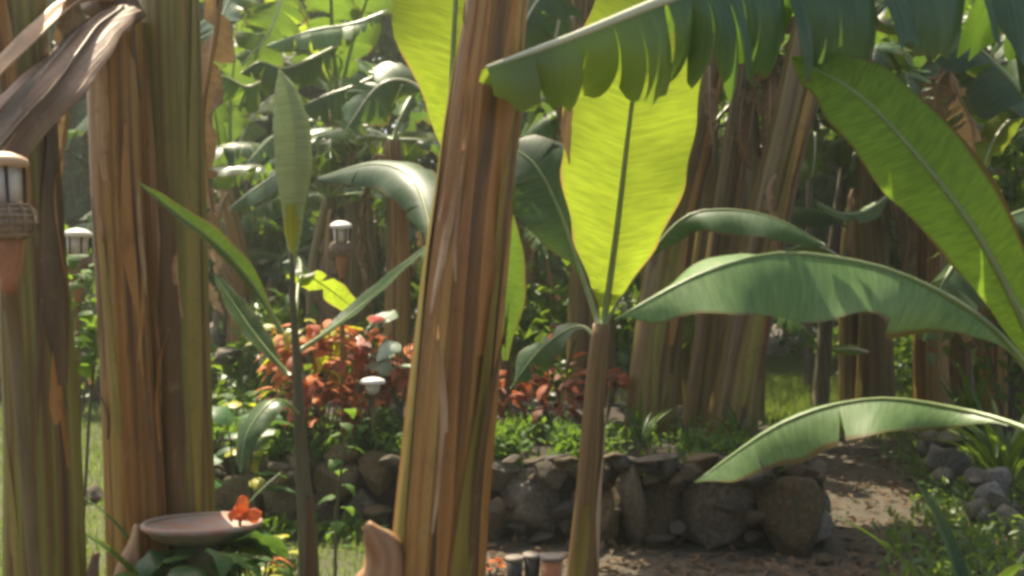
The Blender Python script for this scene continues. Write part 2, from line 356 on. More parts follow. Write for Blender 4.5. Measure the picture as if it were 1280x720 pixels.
def shades(pts):
    for c, r in LIT:
        for p in pts[::6]:
            d = p-c; k = d.dot(SUN_DIR)
            if k > .25 and (d-SUN_DIR*k).length < r+.28: return True
    return False
def hero_leaf(parent, mid, hw, mat, up, r0=.014, rib='midrib', label=None, name='leaf', **kw):
    b, pts, L = blade_geo(mid, hw, up, **kw)
    o = b.build(name, M[mat] if isinstance(mat, str) else mat, parent)
    if label: o['label'] = label
    midrib_geo(pts, r0).build('midrib', M[rib], o)
    return o
UPC = Vector((0, -1, .25)).normalized()      # blade faces the viewer's side of the garden
UPZ = Vector((0, 0, 1))

# generic arching leaves, in local space growing along +X (shared meshes)
def arch(elev, L, bend, seed):
    rn = random.Random(seed); p = Vector((0, 0, 0)); out = [p.copy()]; a = elev; yaw = 0
    for i in range(9):
        p = p+Vector((math.cos(a)*math.cos(yaw), math.sin(yaw)*math.cos(a), math.sin(a)))*(L/9); out.append(p.copy())
        a -= bend/9*(.5+i*.12); yaw += rn.uniform(-.06, .06)
    return out
PROTO = []
HWN = [(0, 0), (.1, .012), (.2, .12), (.35, .25), (.6, .28), (.85, .2), (.96, .08), (1, .01)]
specs = [(75, 1.9, 1.3, 9), (62, 2.1, 1.7, 12), (50, 2.0, 1.9, 16), (35, 1.9, 1.7, 9), (20, 1.8, 1.5, 20), (80, 1.7, .8, 2), (55, 1.6, 2.3, 25), (68, 2.2, 2.2, 7), (5, 1.6, 1.4, 22), (42, 2.1, 2.4, 14)]
for i, (el, L, bd, ct) in enumerate(specs):
    mid = arch(R(el), L, bd, i)
    b, pts, LL = blade_geo(mid, HWN, Vector((-.4, 0, 1)), a0=(.15, .15), droop=(1.0, 1.0), cuts=ct, gap=.28, jit=.22, seed=i+40, n=34, m=3, start=.13, sag=.25)
    PROTO.append((b.mesh('banana_leaf', M['leaf']), midrib_geo(pts, .02).mesh('banana_midrib', M['midrib']), mid, el))
    for alt in ('leaf_blue', 'leaf_dark', 'leaf_fresh'):
        me = PROTO[i][0].copy(); me.materials[0] = M[alt]; PROTO[i] = PROTO[i]+(me,)
DRY = []
for i in range(5):
    rn = random.Random(90+i); L = rn.uniform(1.1, 1.7)
    mid = [Vector((0, 0, 0)), Vector((.14, .02, .05)), Vector((.24, rn.uniform(-.1, .1), -.2*L)), Vector((.22+rn.uniform(-.06, .1), rn.uniform(-.12, .12), -.6*L)), Vector((.16, rn.uniform(-.16, .16), -L))]
    b, pts, LL = blade_geo(mid, [(0, .02), (.2, .05), (.4, .13), (.8, .10), (1, .02)], Vector((1, 0, .2)), a0=(.9, .9), droop=(1.9, 1.9), cuts=9, gap=.4, jit=.5, seed=i, n=24, m=3, start=.1, wav=.4)
    DRY.append((b.mesh('dry_leaf', M['leaf_dry']), midrib_geo(pts, .016).mesh('dry_midrib', M['sh_tan'])))

# ------------------------------------------------------------------ pseudostems
def stem_geo(path, rad, seed=0, sides=40, step=.07, edges=4, h=.075, flat=1.):
    rn = random.Random(seed); L0 = sum((b-a).length for a, b in zip(path, path[1:])); n = max(6, int(L0/step)); pts, L = curve(path, n)
    ed = [(rn.uniform(0, 6.28), rn.uniform(-.5, .5), rn.choice((1, -1)), rn.uniform(.5, 1.2)*h) for _ in range(edges)]
    rows, uvs = [], []
    for i, p in enumerate(pts):
        T = (pts[min(i+1, n)]-pts[max(i-1, 0)]).normalized(); A = Vector((1, 0, 0)); A = (A-T*A.dot(T)).normalized(); B = T.cross(A)
        r0 = interp(rad, p.z) ; row, ur = [], []
        for k in range(sides):
            a = 2*math.pi*k/sides; r = 1.
            for t0, sl_, d, hh in ed:
                q = ((a-t0-sl_*L*i/n)*d/(2*math.pi)) % 1.
                r += hh*math.exp(-q*5)*min(1, q*18)
            r += .012*math.sin(a*9+seed+i*.05)+.01*math.sin(a*17-i*.04)+.03*noise.noise(Vector((math.cos(a)*1.5, math.sin(a)*1.5, i*.12+seed)))
            row.append(p+(A*math.cos(a)+B*math.sin(a)*flat)*(r0*r)); ur.append((abs(a-math.pi)*.25+seed, L*i/n))
        rows.append(row); uvs.append(ur)
    b = MB(); b.grid(rows, uvs, True); e = len(b.v)-sides; b.f.append(tuple(e+k for k in range(sides)))
    return b
def sheath_geo(path, rad, z0, z1, th, wd, lift=1.05, peel=0, seed=0, ragged=.06, m=10, peel0=0):
    """a dry leaf sheath wrapped round part of the stem between heights z0 and z1 (th = direction, -pi/2 faces the camera)"""
    rn = random.Random(seed); pts, L = curve(path, 80); sel = [p for p in pts if min(z0, z1) <= p.z <= max(z0, z1)]; n = len(sel)-1
    rows, uvs = [], []
    off = [rn.uniform(-ragged, ragged) for _ in range(m+1)]
    for i, p in enumerate(sel):
        T = (sel[min(i+1, n)]-sel[max(i-1, 0)]).normalized(); A = Vector((1, 0, 0)); A = (A-T*A.dot(T)).normalized(); B = T.cross(A)
        t = i/n; w = wd*(1-.93*t**2.6)*(1+.10*math.sin(t*7+seed)+.05*math.sin(t*19+seed*2))*min(1, .35+3*t); r0 = interp(rad, p.z); row, ur = [], []
        for j in range(m+1):
            s = j/m*2-1; a = th+s*w+.16*math.sin(t*3+seed)
            r = r0*(1+(lift-1)*.75+.025*math.sin(a*5+seed))-r0*.16*max(0, abs(s)-.8)/.2*(1 if not peel else max(0, 1-2*t))+peel*t**4*r0+peel0*(1-t)**4*r0
            q = p+(A*math.cos(a)+B*math.sin(a))*r
            if i == n: q = q+T*off[j]
            row.append(q); ur.append((s*w*r0+seed*.37, t*L))
        rows.append(row); uvs.append(ur)
    b = MB(); b.grid(rows, uvs); return b
def crown(parent, top, n, seed, rot0=0, scale=1., mats=(0, 0, 0, 4, 5), els=None, dry=0):
    """leaves of a tall plant round the top of its stem"""
    rn = random.Random(seed); base = parent.location
    for i in range(n):
        k = rn.randrange(len(PROTO)) if els is None else rn.choice(els)
        pr = PROTO[k]; a = rot0+2*math.pi*i/n+rn.uniform(-.3, .3); sc = scale*rn.uniform(.85, 1.15); tx, ty = rn.uniform(-.12, .12), rn.uniform(-.12, .12)
        from mathutils import Euler
        mt = Matrix.Translation(top)@Euler((tx, ty, a)).to_matrix().to_4x4()@Matrix.Scale(sc, 4)
        wp, _ = curve([mt@p for p in pr[2]], 40)
        if shades(wp[8:]): continue
        me = pr[rn.choice(mats)]
        o = place('leaf', me, parent, top-base, (tx, ty, a), sc); place('midrib', pr[1], o)
    for i in range(dry):
        d = rn.choice(DRY); a = rn.uniform(0, 6.28)
        o = place('dry_leaf', d[0], parent, top-base-Vector((0, 0, rn.uniform(.05, .3))), (0, 0, a), rn.uniform(.8, 1.2)); place('midrib', d[1], o)

# sunlit spots
for px, py, Y, r in ((800, 130, 4.12, .06), (555, 60, 3.4, .25), (555, 150, 3.4, .2), (410, 362, 3.3, .12), (400, 690, 5.3, .35), (60, 560, 8.5, .5), (112, 590, 7.5, .4), (30, 660, 6, .4),
                     (390, 425, 6.3, .5), (450, 440, 6.5, .35), (510, 470, 6.5, .3), (880, 350, 2.8, .22), (960, 335, 2.7, .18), (960, 540, 3.2, .2), (1080, 605, 6.9, .3), (640, 90, 3.0, .2), (720, 50, 3.0, .2), (1000, 470, 15, 1.5), (1000, 490, 12, 1.2), (1040, 480, 13, 1.3), (650, 545, 6.1, .25), (318, 475, 6.0, .2), (60, 70, 3.1, .3), (425, 285, 6.2, .15), (97, 295, 4.95, .15), (300, 640, 3.9, .15), (440, 620, 6, .2), (310, 540, 6, .3)):
    LIT.append((P(px, py, Y), r))

# --- A: stout stem at the far left
def world_path(pts): return [P(*p) for p in pts]
def tall(name, label, path, rad, mat, seed, group='banana plants in front of the raised bed', **kw):
    t = thing(name, label, 'banana plant', (path[0].x, path[0].y, 0), group)
    s = stem_geo(path, rad, seed, **kw).build('pseudostem', M[mat], t)
    return t, s
pA = [Vector((PX(60, 3.3), 3.3, -.05)), P(58, 720, 3.3), P(52, 500, 3.3), P(40, 300, 3.3), P(24, 60, 3.35), Vector((PX(5, 3.4), 3.4, 3.1))]
rA = [(0, .15), (.5, .118), (1.2, .106), (1.7, .096), (2.4, .09), (3.1, .08)]
A, As = tall('banana_plant', 'thick olive banana stem behind the wicker torch, a brown sheath down its right side', pA, rA, 'stem', 3)
sheath_geo(pA, rA, .05, 1.36, -.55, .45, 1.03, .1, 2).build('dry_sheath', M['sh_orange'], As)
sheath_geo(pA, rA, 1.15, 2.3, -.35, .55, 1.13, .3, 5).build('dry_sheath', M['sh_dark'], As)
sheath_geo(pA, rA, .05, 1.0, -2.3, .5, 1.05, .02, 6).build('dry_sheath', M['sh_yellow'], As)
sheath_geo(pA, rA, 1.5, 2.9, -1.9, .9, 1.07, .3, 8).build('dry_sheath', M['stem_brown'], As)
crown(A, pA[-1], 8, 11, .3, 1.0, els=(0, 1, 2, 5, 7), dry=2)
# --- B: cut dead stem and its live neighbour
pB1 = [Vector((PX(180, 4.0), 4.0, -.05)), P(177, 720, 4.0), P(166, 480, 4.0), P(152, 250, 4.0), P(144, 28, 4.0)]
rB = [(0, .14), (.4, .118), (1.2, .110), (2.0, .110), (2.6, .112), (3.4, .09)]
B1, B1s = tall('banana_plant', 'reddish brown dead banana stem, cut off at the top with a dry leaf bent over', pB1, rB, 'stem_brown', 12, edges=5)
sheath_geo(pB1, rB, .2, 2.2, -1.1, .42, 1.07, .2, 4).build('dry_sheath', M['sh_orange'], B1s)
sheath_geo(pB1, rB, .05, 1.9, -2.4, .4, 1.02, .05, 7).build('dry_sheath', M['sh_dark'], B1s)
sheath_geo(pB1, rB, .9, 1.75, -1.75, .22, 1.10, .1, 9).build('dry_sheath', M['sh_yellow'], B1s)
sheath_geo(pB1, rB, 1.9, 2.58, -1.6, .3, 1.11, .1, 10).build('dry_sheath', M['sh_tan'], B1s)
pB2 = [Vector((PX(236, 4.12), 4.12, -.05)), P(232, 720, 4.12), P(226, 480, 4.1), P(220, 250, 4.1), P(213, 0, 4.1), Vector((PX(206, 4.15), 4.15, 3.3))]
B2, B2s = tall('banana_plant', 'olive and brown striped banana stem right of the cut reddish one', pB2, rB, 'stem', 21, edges=5)
sheath_geo(pB2, rB, .1, 2.0, -1.45, .5, 1.08, .2, 3).build('dry_sheath', M['sh_dark'], B2s)
sheath_geo(pB2, rB, .5, 3.0, -.6, .32, 1.07, .2, 11).build('dry_sheath', M['sh_yellow'], B2s)
sheath_geo(pB2, rB, .9, 2.7, -2.2, .25, 1.12, .1, 13).build('dry_sheath', M['sh_tan'], B2s)
crown(B2, pB2[-1], 8, 12, .1, 1.0, els=(0, 1, 2, 5, 7), dry=1)
# bent dry leaf from the cut top, hanging forward to the left
def trough(path, wd, seed, depth=.5, n=26, m=8, up=UPC):
    rows, uvs = [], []; pts, L = curve(path, n); rn = random.Random(seed)
    for i, p in enumerate(pts):
        T = (pts[min(i+1, n)]-pts[max(i-1, 0)]).normalized(); Sd = T.cross(up).normalized(); N = Sd.cross(T); t = i/n
        w = interp(wd, t); row, ur = [], []
        for j in range(m+1):
            s = j/m*2-1; z = -depth*w*(s*s)+.03*w*math.sin(s*11+seed)+.04*w*math.sin(s*6+t*5)
            row.append(p+Sd*(s*w*(1+.05*math.sin(t*23+s)))+N*z); ur.append((s*w+seed*.31, t*L))
        rows.append(row); uvs.append(ur)
    b = MB(); b.grid(rows, uvs); return b
dl = place('dry_leaf', None, B1, P(145, 20, 3.98)-B1.location); dl.empty_display_size = .05
for i, (pth, wd, dp, mt) in enumerate([
        ([P(162, 4, 3.85), P(122, 22, 3.6), P(72, 72, 3.25), P(22, 122, 3.0), P(-50, 200, 2.8)], [(0, .05), (.2, .10), (.6, .125), (1, .11)], .5, 'sh_brown'),
        ([P(140, -2, 3.8), P(95, 4, 3.5), P(50, 40, 3.2), P(0, 88, 2.95), P(-50, 140, 2.75)], [(0, .025), (.3, .035), (.7, .03), (1, .02)], -.6, 'sh_tan'),
        ([P(150, 10, 3.8), P(112, 40, 3.5), P(70, 95, 3.15), P(20, 150, 2.92), P(-35, 215, 2.7)], [(0, .02), (.3, .04), (.7, .045), (1, .03)], -.7, 'sh_dark'),
        ([P(150, 22, 3.8), P(104, 55, 3.5), P(62, 105, 3.2), P(20, 160, 2.95), P(-10, 205, 2.8)], [(0, .02), (.4, .022), (1, .012)], -.8, 'sh_tan'),
        ([P(170, 30, 3.86), P(150, 5, 3.82), P(120, -5, 3.8), P(100, 12, 3.75)], [(0, .05), (.5, .08), (1, .06)], .5, 'sh_dark'),
        ([P(98, -20, 3.5), P(90, 5, 3.5), P(82, 30, 3.5)], [(0, .03), (.6, .025), (1, .018)], -.3, 'sh_tan')]):
    solid(trough(pth, wd, i+1, dp).build('leaf_fold', M[mt], dl), .005)
# --- C: leaning centre stem
def cx(z): # leaning axis
    return None
pC = [Vector((PX(508, 2.3), 2.3, -.05)), P(545, 720, 2.3), P(561, 540, 2.3), P(578, 360, 2.3), P(597, 200, 2.3), P(621, 0, 2.3), Vector((PX(688, 2.32), 2.32, 3.15))]
rC = [(0, .125), (.8, .106), (1.2, .100), (1.5, .094), (1.8, .084), (2.17, .068), (3.15, .06)]
Cc, Cs = tall('banana_plant', 'nearest banana stem, leaning to the right, striped orange and brown with split sheaths', pC, rC, 'stem_brown', 31, edges=6, sides=56, step=.05)
for z0, z1, th, wd, lf, pe, sd, mt in ((.1, 2.1, -2.75, .38, 1.06, .1, 1, 'sh_yellow'), (.1, 2.5, -2.1, .24, 1.09, .1, 2, 'stem_brown'), (.3, 2.9, -1.75, .16, 1.10, .1, 3, 'stem_brown'),
                                   (.1, 2.35, -1.32, .2, 1.06, .1, 4, 'sh_dark'), (.3, 1.62, -.98, .26, 1.11, .2, 5, 'sh_yellow'), (1.35, 2.95, -.92, .34, 1.09, .1, 6, 'sh_orange'),
                                   (.1, 1.75, -.45, .3, 1.08, .25, 7, 'sh_orange'), (.6, 2.3, -1.55, .17, 1.13, .1, 8, 'sh_orange'), (.5, 1.45, -.65, .14, 1.16, .5, 9, 'sh_dark'),
                                   (1.7, 3.0, -2.35, .3, 1.10, .1, 15, 'sh_dark')):
    sheath_geo(pC, rC, z0, z1, th, wd, lf, pe, sd).build('dry_sheath', M[mt], Cs)
solid(trough([P(445, 800, 2.25), P(470, 740, 2.2), P(480, 700, 2.19), P(466, 668, 2.18), P(457, 655, 2.18)], [(0, .075), (.4, .06), (.75, .045), (1, .012)], 3, .7).build('dry_sheath', M['sh_husk'], Cs), .004)
solid(trough([P(524, 655, 2.215), P(538, 661, 2.20), P(554, 656, 2.205), P(562, 649, 2.215)], [(0, .003), (.4, .010), (.8, .008), (1, .002)], 5, .3).build('dry_sheath', M['sh_tan'], Cs), .005)
crown(Cc, pC[-1], 7, 15, .6, .95, els=(0, 1, 2, 5, 7), dry=0)
pr_ = random.Random(4)
for so_, pth_, rd_, zl, zh, nn in ((As, pA, rA, .9, 2.0, 5), (B1s, pB1, rB, .7, 2.4, 7), (B2s, pB2, rB, .7, 2.7, 7), (Cs, pC, rC, .9, 2.1, 8)):
    for k in range(nn):          # narrow torn fibres standing off the stem
        za = pr_.uniform(zl, zh); sheath_geo(pth_, rd_, za, za+pr_.uniform(.25, .8), pr_.uniform(-2.9, -.25), pr_.uniform(.05, .13), 1.12, pr_.uniform(.15, .7), k+70, m=4, ragged=.03).build('torn_fibre', M[pr_.choice(('sh_tan', 'sh_dark', 'sh_orange', 'sh_dark') if so_ is not Cs else ('sh_tan', 'sh_orange', 'sh_yellow'))], so_)
# --- D: young plant with rolled leaf
Y = 3.0
pD = [Vector((PX(386, Y), Y, -.03)), P(386, 720, Y), P(376, 560, Y), P(371, 450, Y), P(366, 380, Y), P(365, 315, Y)]
rD = [(0, .044), (.6, .032), (.8, .026), (1.1, .017), (1.4, .011), (1.62, .008)]
D = thing('young_banana_plant', 'thin young banana plant with one pale rolled leaf standing upright', 'banana plant', (pD[0].x, Y, 0), 'young banana plants')
Ds = stem_geo(pD, rD, 5, 20, .05, 3, .1).build('pseudostem', M['stem_dark'], D)
def spindle(path, prof, flat=.6, n=30, m=18):
    pts, L = curve(path, n); rows, uvs = [], []
    for i, p in enumerate(pts):
        T = (pts[min(i+1, n)]-pts[max(i-1, 0)]).normalized(); A = Vector((1, 0, 0)); A = (A-T*A.dot(T)).normalized(); B = T.cross(A); r = interp(prof, i/n)
        row = []
        for j in range(m+1):
            a = 2*math.pi*j/m*1.12-1.3; q = r*(1-.14*j/m); row.append(p+A*math.cos(a)*q+B*math.sin(a)*q*flat)
        rows.append(row); uvs.append([(i/n*L, j/m) for j in range(m+1)])
    b = MB(); b.grid(rows, uvs); return b
rl = spindle([P(366, 335, Y), P(366, 250, Y), P(366, 190, Y), P(360, 130, Y), P(349, 86, Y)], [(0, .010), (.25, .033), (.5, .061), (.7, .061), (.88, .038), (1, .003)]).build('rolled_leaf', M['leaf_pale'], D)
trough([P(366, 318, Y-.032), P(364, 292, Y-.037), P(363, 255, Y-.04)], [(0, .003), (.5, .021), (1, .016)], 2, .3).build('painted_sunlit_edge', M['cro_yellow'], rl)  # sunlight on the rolled edge, painted as a yellow strip
NAR = lambda w: [(0, .004), (.12, .3*w), (.35, w), (.6, w), (.85, .55*w), (1, .004)]
hero_leaf(D, [P(352, 415, Y), P(318, 360, Y-.05), P(275, 310, Y-.12), P(225, 270, Y-.2), P(172, 228, Y-.28)], NAR(.040), 'leaf_dark', Vector((.5, -.6, .6)), .008, a0=(.5, .5), droop=(.2, .2), seed=2, start=.1)
hero_leaf(D, [P(362, 470, Y), P(335, 440, Y+.02), P(305, 400, Y+.05), P(268, 342, Y+.1)], NAR(.044), 'leaf_dark', Vector((.5, -.6, .6)), .008, a0=(.4, .4), droop=(.3, .3), seed=3, start=.1)
hero_leaf(D, [P(372, 440, Y), P(410, 415, Y+.05), P(455, 380, Y+.1), P(500, 340, Y+.1), P(542, 302, Y+.1)], NAR(.042), 'leaf_dark', Vector((-.4, -.5, .7)), .008, a0=(.4, .4), droop=(.3, .3), seed=4, start=.15)
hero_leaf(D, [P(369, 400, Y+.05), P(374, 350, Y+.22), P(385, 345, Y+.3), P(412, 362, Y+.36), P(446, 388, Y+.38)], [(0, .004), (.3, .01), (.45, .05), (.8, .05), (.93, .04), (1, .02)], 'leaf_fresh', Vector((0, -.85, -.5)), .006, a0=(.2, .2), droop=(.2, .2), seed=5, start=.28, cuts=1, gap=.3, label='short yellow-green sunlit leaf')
hero_leaf(D, [P(378, 520, Y), P(345, 500, Y-.1), P(310, 540, Y-.2), P(300, 590, Y-.24)], NAR(.05), 'leaf_dark', Vector((-.3, -.6, .7)), .006, a0=(.1, .1), droop=(.7, .7), seed=6, start=.15)
sheath_geo(pD, rD, .05, .9, -1.2, .6, 1.12, 1.0, 4, m=6).build('dry_sheath', M['sh_dark'], Ds)
# --- E: young plant behind the leaning stem
Y = 3.4
pE = [Vector((PX(566, Y), Y, -.03)), P(568, 800, Y), P(572, 560, Y), P(574, 420, Y)]
rE = [(0, .075), (.6, .062), (1.1, .05), (1.4, .04)]
E = thing('young_banana_plant', 'young banana plant behind the leaning stem with a glowing yellow-green leaf', 'banana plant', (pE[0].x, Y, 0), 'young banana plants')
stem_geo(pE, rE, 8, 20, .06, 3).build('pseudostem', M['stem_young'], E)
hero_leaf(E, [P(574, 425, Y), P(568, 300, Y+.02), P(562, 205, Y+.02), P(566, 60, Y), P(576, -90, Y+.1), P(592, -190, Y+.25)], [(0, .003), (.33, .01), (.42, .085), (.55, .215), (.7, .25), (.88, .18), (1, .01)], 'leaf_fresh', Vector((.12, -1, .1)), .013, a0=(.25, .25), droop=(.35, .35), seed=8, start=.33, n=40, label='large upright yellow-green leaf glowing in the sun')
hero_leaf(E, [P(578, 430, Y), P(592, 300, Y+.08), P(612, 270, Y+.18), P(628, 330, Y+.25), P(632, 450, Y+.25)], [(0, .003), (.3, .02), (.5, .085), (.75, .085), (1, .01)], 'leaf', Vector((.1, -1, .1)), .009, a0=(.1, .1), droop=(.3, .3), seed=9, start=.25)
hero_leaf(E, [P(572, 425, Y), P(545, 320, Y+.2), P(520, 230, Y+.5), P(470, 205, Y+.8), P(398, 222, Y+1.0)], [(0, .003), (.3, .03), (.5, .13), (.8, .13), (.95, .06), (1, .02)], 'leaf_blue', Vector((0, -.55, .85)), .011, a0=(.2, .0), droop=(.6, .9), seed=10, start=.28, cuts=2, gap=.1)
# --- F: young plant with broad backlit leaf
Y = 4.3
pF = [Vector((PX(724, Y), Y, -.03)), P(728, 720, Y), P(738, 580, Y), P(745, 470, Y), P(752, 405, Y)]
rF = [(0, .085), (.25, .067), (.7, .052), (1.1, .042), (1.36, .036)]
Fp = thing('young_banana_plant', 'young banana plant before the stone wall with one broad yellow backlit leaf', 'banana plant', (pF[0].x, Y, 0), 'young banana plants')
Fs = stem_geo(pF, rF, 14, 28, .05, 4, .09).build('pseudostem', M['stem_young'], Fp)
sheath_geo(pF, rF, .1, .62, -1.75, .5, 1.12, .8, 4, m=6).build('dry_sheath', M['sh_yellow'], Fs)
sheath_geo(pF, rF, .3, 1.1, -.5, .5, 1.09, .5, 6, m=6).build('dry_sheath', M['sh_tan'], Fs)
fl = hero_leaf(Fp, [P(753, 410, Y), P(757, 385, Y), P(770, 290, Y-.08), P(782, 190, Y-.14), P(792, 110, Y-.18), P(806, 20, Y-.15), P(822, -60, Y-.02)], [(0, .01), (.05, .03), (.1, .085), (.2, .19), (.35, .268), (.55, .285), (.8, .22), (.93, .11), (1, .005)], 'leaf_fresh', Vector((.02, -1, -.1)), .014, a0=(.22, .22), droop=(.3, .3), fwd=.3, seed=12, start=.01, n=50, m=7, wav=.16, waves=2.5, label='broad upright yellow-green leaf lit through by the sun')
trough([P(712, 205, Y-.20), P(708, 165, Y-.235), P(712, 128, Y-.25)], [(0, .003), (.5, .022), (.85, .02), (1, .006)], 6, .4).build('brown_edge', M['leaf_dry'], fl)
hero_leaf(Fp, [P(756, 405, Y), P(790, 350, Y+.03), P(850, 276, Y+.05), P(905, 262, Y), P(970, 273, Y-.1), P(1032, 306, Y-.2)], [(0, .003), (.3, .02), (.42, .08), (.6, .14), (.8, .12), (.95, .05), (1, .006)], 'leaf_blue', Vector((0, -.5, .85)), .01, a0=(-.1, -.2), droop=(.5, .8), seed=14, start=.3, wav=.2)
hero_leaf(Fp, [P(748, 405, Y), P(728, 345, Y+.08), P(700, 265, Y+.2), P(668, 205, Y+.3), P(628, 178, Y+.42)], [(0, .003), (.25, .02), (.4, .14), (.65, .23), (.88, .14), (1, .01)], 'leaf_blue', Vector((-.25, -.85, .5)), .012, a0=(.1, .1), droop=(.5, .5), seed=15, start=.2, cuts=3, gap=.1)
hero_leaf(Fp, [P(747, 425, Y), P(728, 408, Y+.1), P(700, 418, Y+.2), P(668, 445, Y+.25), P(638, 486, Y+.25)], [(0, .003), (.2, .02), (.4, .09), (.7, .11), (1, .006)], 'leaf_blue', Vector((0, -.7, .7)), .009, a0=(0, 0), droop=(.7, .7), seed=16, start=.15, cuts=4, gap=.2)
# --- R: young plant just outside on the right, three arching leaves reach in
Yr = 2.6
pR = [Vector((PX(1395, Yr), Yr, -.03)), P(1385, 800, Yr), P(1368, 640, Yr), P(1352, 555, Yr)]
rR = [(0, .09), (.5, .08), (1.1, .06)]
Rp = thing('young_banana_plant', 'young banana plant at the right edge whose long green leaves arch in over the path', 'banana plant', (pR[0].x, Yr, 0), 'young banana plants')
stem_geo(pR, rR, 17, 24, .06, 4).build('pseudostem', M['stem_young'], Rp)
hero_leaf(Rp, [P(1352, 555, Yr), P(1300, 445, Yr-.06), P(1240, 325, Yr-.1), P(1190, 248, Yr-.1), P(1120, 165, Yr-.06), P(1062, 110, Yr), P(990, 72, Yr+.1)], [(0, .006), (.12, .014), (.3, .07), (.45, .12), (.62, .15), (.8, .135), (.93, .07), (1, .005)], 'leaf_olive', Vector((-.15, -1, .1)), .013, 'midrib', a0=(.15, .1), droop=(.35, .2), wf=(.8, .8), fwd=.3, seed=18, start=.1, n=44, m=6, wav=.16, waves=2.2, label='broad mid-green leaf seen from beneath, slanting up to the left')
hero_leaf(Rp, [P(1350, 560, Yr), P(1292, 470, Yr+.02), P(1225, 398, Yr), P(1130, 345, Yr-.05), P(1040, 322, Yr-.1), P(960, 318, Yr-.15), P(870, 345, Yr-.18), P(768, 399, Yr-.2)], [(0, .005), (.2, .012), (.3, .06), (.45, .15), (.6, .165), (.8, .12), (.93, .06), (1, .004)], 'leaf_grey', Vector((.0, -.35, .95)), .011, 'midrib', a0=(-.05, -.4), droop=(.75, .7), wf=(1, 1.4), fwd=.25, seed=19, start=.18, n=60, m=6, wav=.35, waves=3.2, cuts=1, gap=.05, label='long powdery green leaf arching left with a wavy edge')
hero_leaf(Rp, [P(1350, 570, Yr), P(1280, 535, Yr+.2), P(1200, 512, Yr+.4), P(1090, 499, Yr+.5), P(980, 528, Yr+.55), P(868, 603, Yr+.55)], [(0, .005), (.2, .012), (.32, .06), (.5, .125), (.7, .12), (.9, .07), (1, .004)], 'leaf_grey', Vector((0, -.3, .95)), .010, 'midrib', a0=(-.1, -.35), droop=(.7, .7), wf=(1, 1.2), fwd=.25, seed=20, start=.18, n=50, m=6, wav=.25, waves=2.3, cuts=2, gap=.1, label='low leaf arching down to the left over the path')
# --- T: tall plant out of frame at the right; its torn leaf crosses the top of the view
Yt = 3.0
pT = [Vector((PX(1570, Yt), Yt+.1, -.03)), Vector((PX(1560, Yt), Yt+.1, 1.2)), Vector((PX(1545, Yt), Yt+.05, 2.25))]
rT = [(0, .14), (1.2, .12), (2.3, .09)]
Tp = thing('banana_plant', 'tall banana plant beyond the right edge whose torn leaf crosses the top of the view', 'banana plant', (pT[0].x, Yt+.1, 0), 'banana plants in front of the raised bed')
stem_geo(pT, rT, 19, 28, .07, 4).build('pseudostem', M['stem'], Tp)
hero_leaf(Tp, [P(1545, 45, Yt+.05), P(1430, -40, Yt-.02), P(1250, -72, Yt-.12), P(1080, -62, Yt-.27), P(940, -36, Yt-.42), P(830, 0, Yt-.58), P(720, 44, Yt-.74), P(608, 84, Yt-.9)], [(0, .008), (.08, .02), (.12, .34), (.3, .36), (.48, .27), (.62, .245), (.75, .215), (.9, .14), (.97, .09), (1, .05)], 'leaf_teal', Vector((0, -.1, 1)), .034, 'midrib_pale', a0=(-.2, lambda t: interp([(0, -.7), (.5, -.6), (.66, -1.0), (1, -1.15)], t)), droop=(1.2, 1.25), fwd=.10, wf=(1.25, 1.42), seed=23, start=.08, n=90, m=9, cuts=28, gap=.17, jit=.22, wav=.05, s0=.28, label='huge leaf torn into hanging strips along a pale midrib')
hero_leaf(Tp, [P(1545, 45, Yt+.05), P(1500, -120, Yt+.3), P(1440, -260, Yt+.7), P(1330, -300, Yt+1.2), P(1200, -230, Yt+1.6)], HWN, 'leaf', UPZ, .016, a0=(.1, .1), droop=(.8, .8), seed=24, start=.13, cuts=10)
hero_leaf(Tp, [P(1545, 45, Yt+.05), P(1420, -150, Yt), P(1220, -215, Yt-.03), P(1050, -195, Yt-.03), P(900, -120, Yt-.03)], [(0, .01), (.12, .03), (.25, .25), (.5, .38), (.8, .33), (1, .05)], 'leaf', Vector((0, -.45, .9)), .016, a0=(.1, .1), droop=(.4, .4), seed=27, start=.13, cuts=7, gap=.15)  # unseen leaf added to shade the broad slanting leaf below
hero_leaf(Tp, [P(1545, 45, Yt+.05), P(1440, -150, Yt+.4), P(1300, -230, Yt+.75), P(1120, -250, Yt+1.0), P(950, -150, Yt+1.2)], [(0, .01), (.12, .03), (.25, .22), (.5, .36), (.8, .28), (1, .02)], 'leaf', UPZ, .016, a0=(.1, .1), droop=(.6, .6), seed=26, start=.13, cuts=10)  # another out-of-view leaf, added behind for the same shade
hero_leaf(Tp, [P(1545, 45, Yt+.05), P(1640, -150, Yt-.1), P(1800, -260, Yt-.3), P(2000, -160, Yt-.5)], HWN, 'leaf', UPZ, .016, a0=(.1, .1), droop=(.8, .8), seed=25, start=.13, cuts=10)

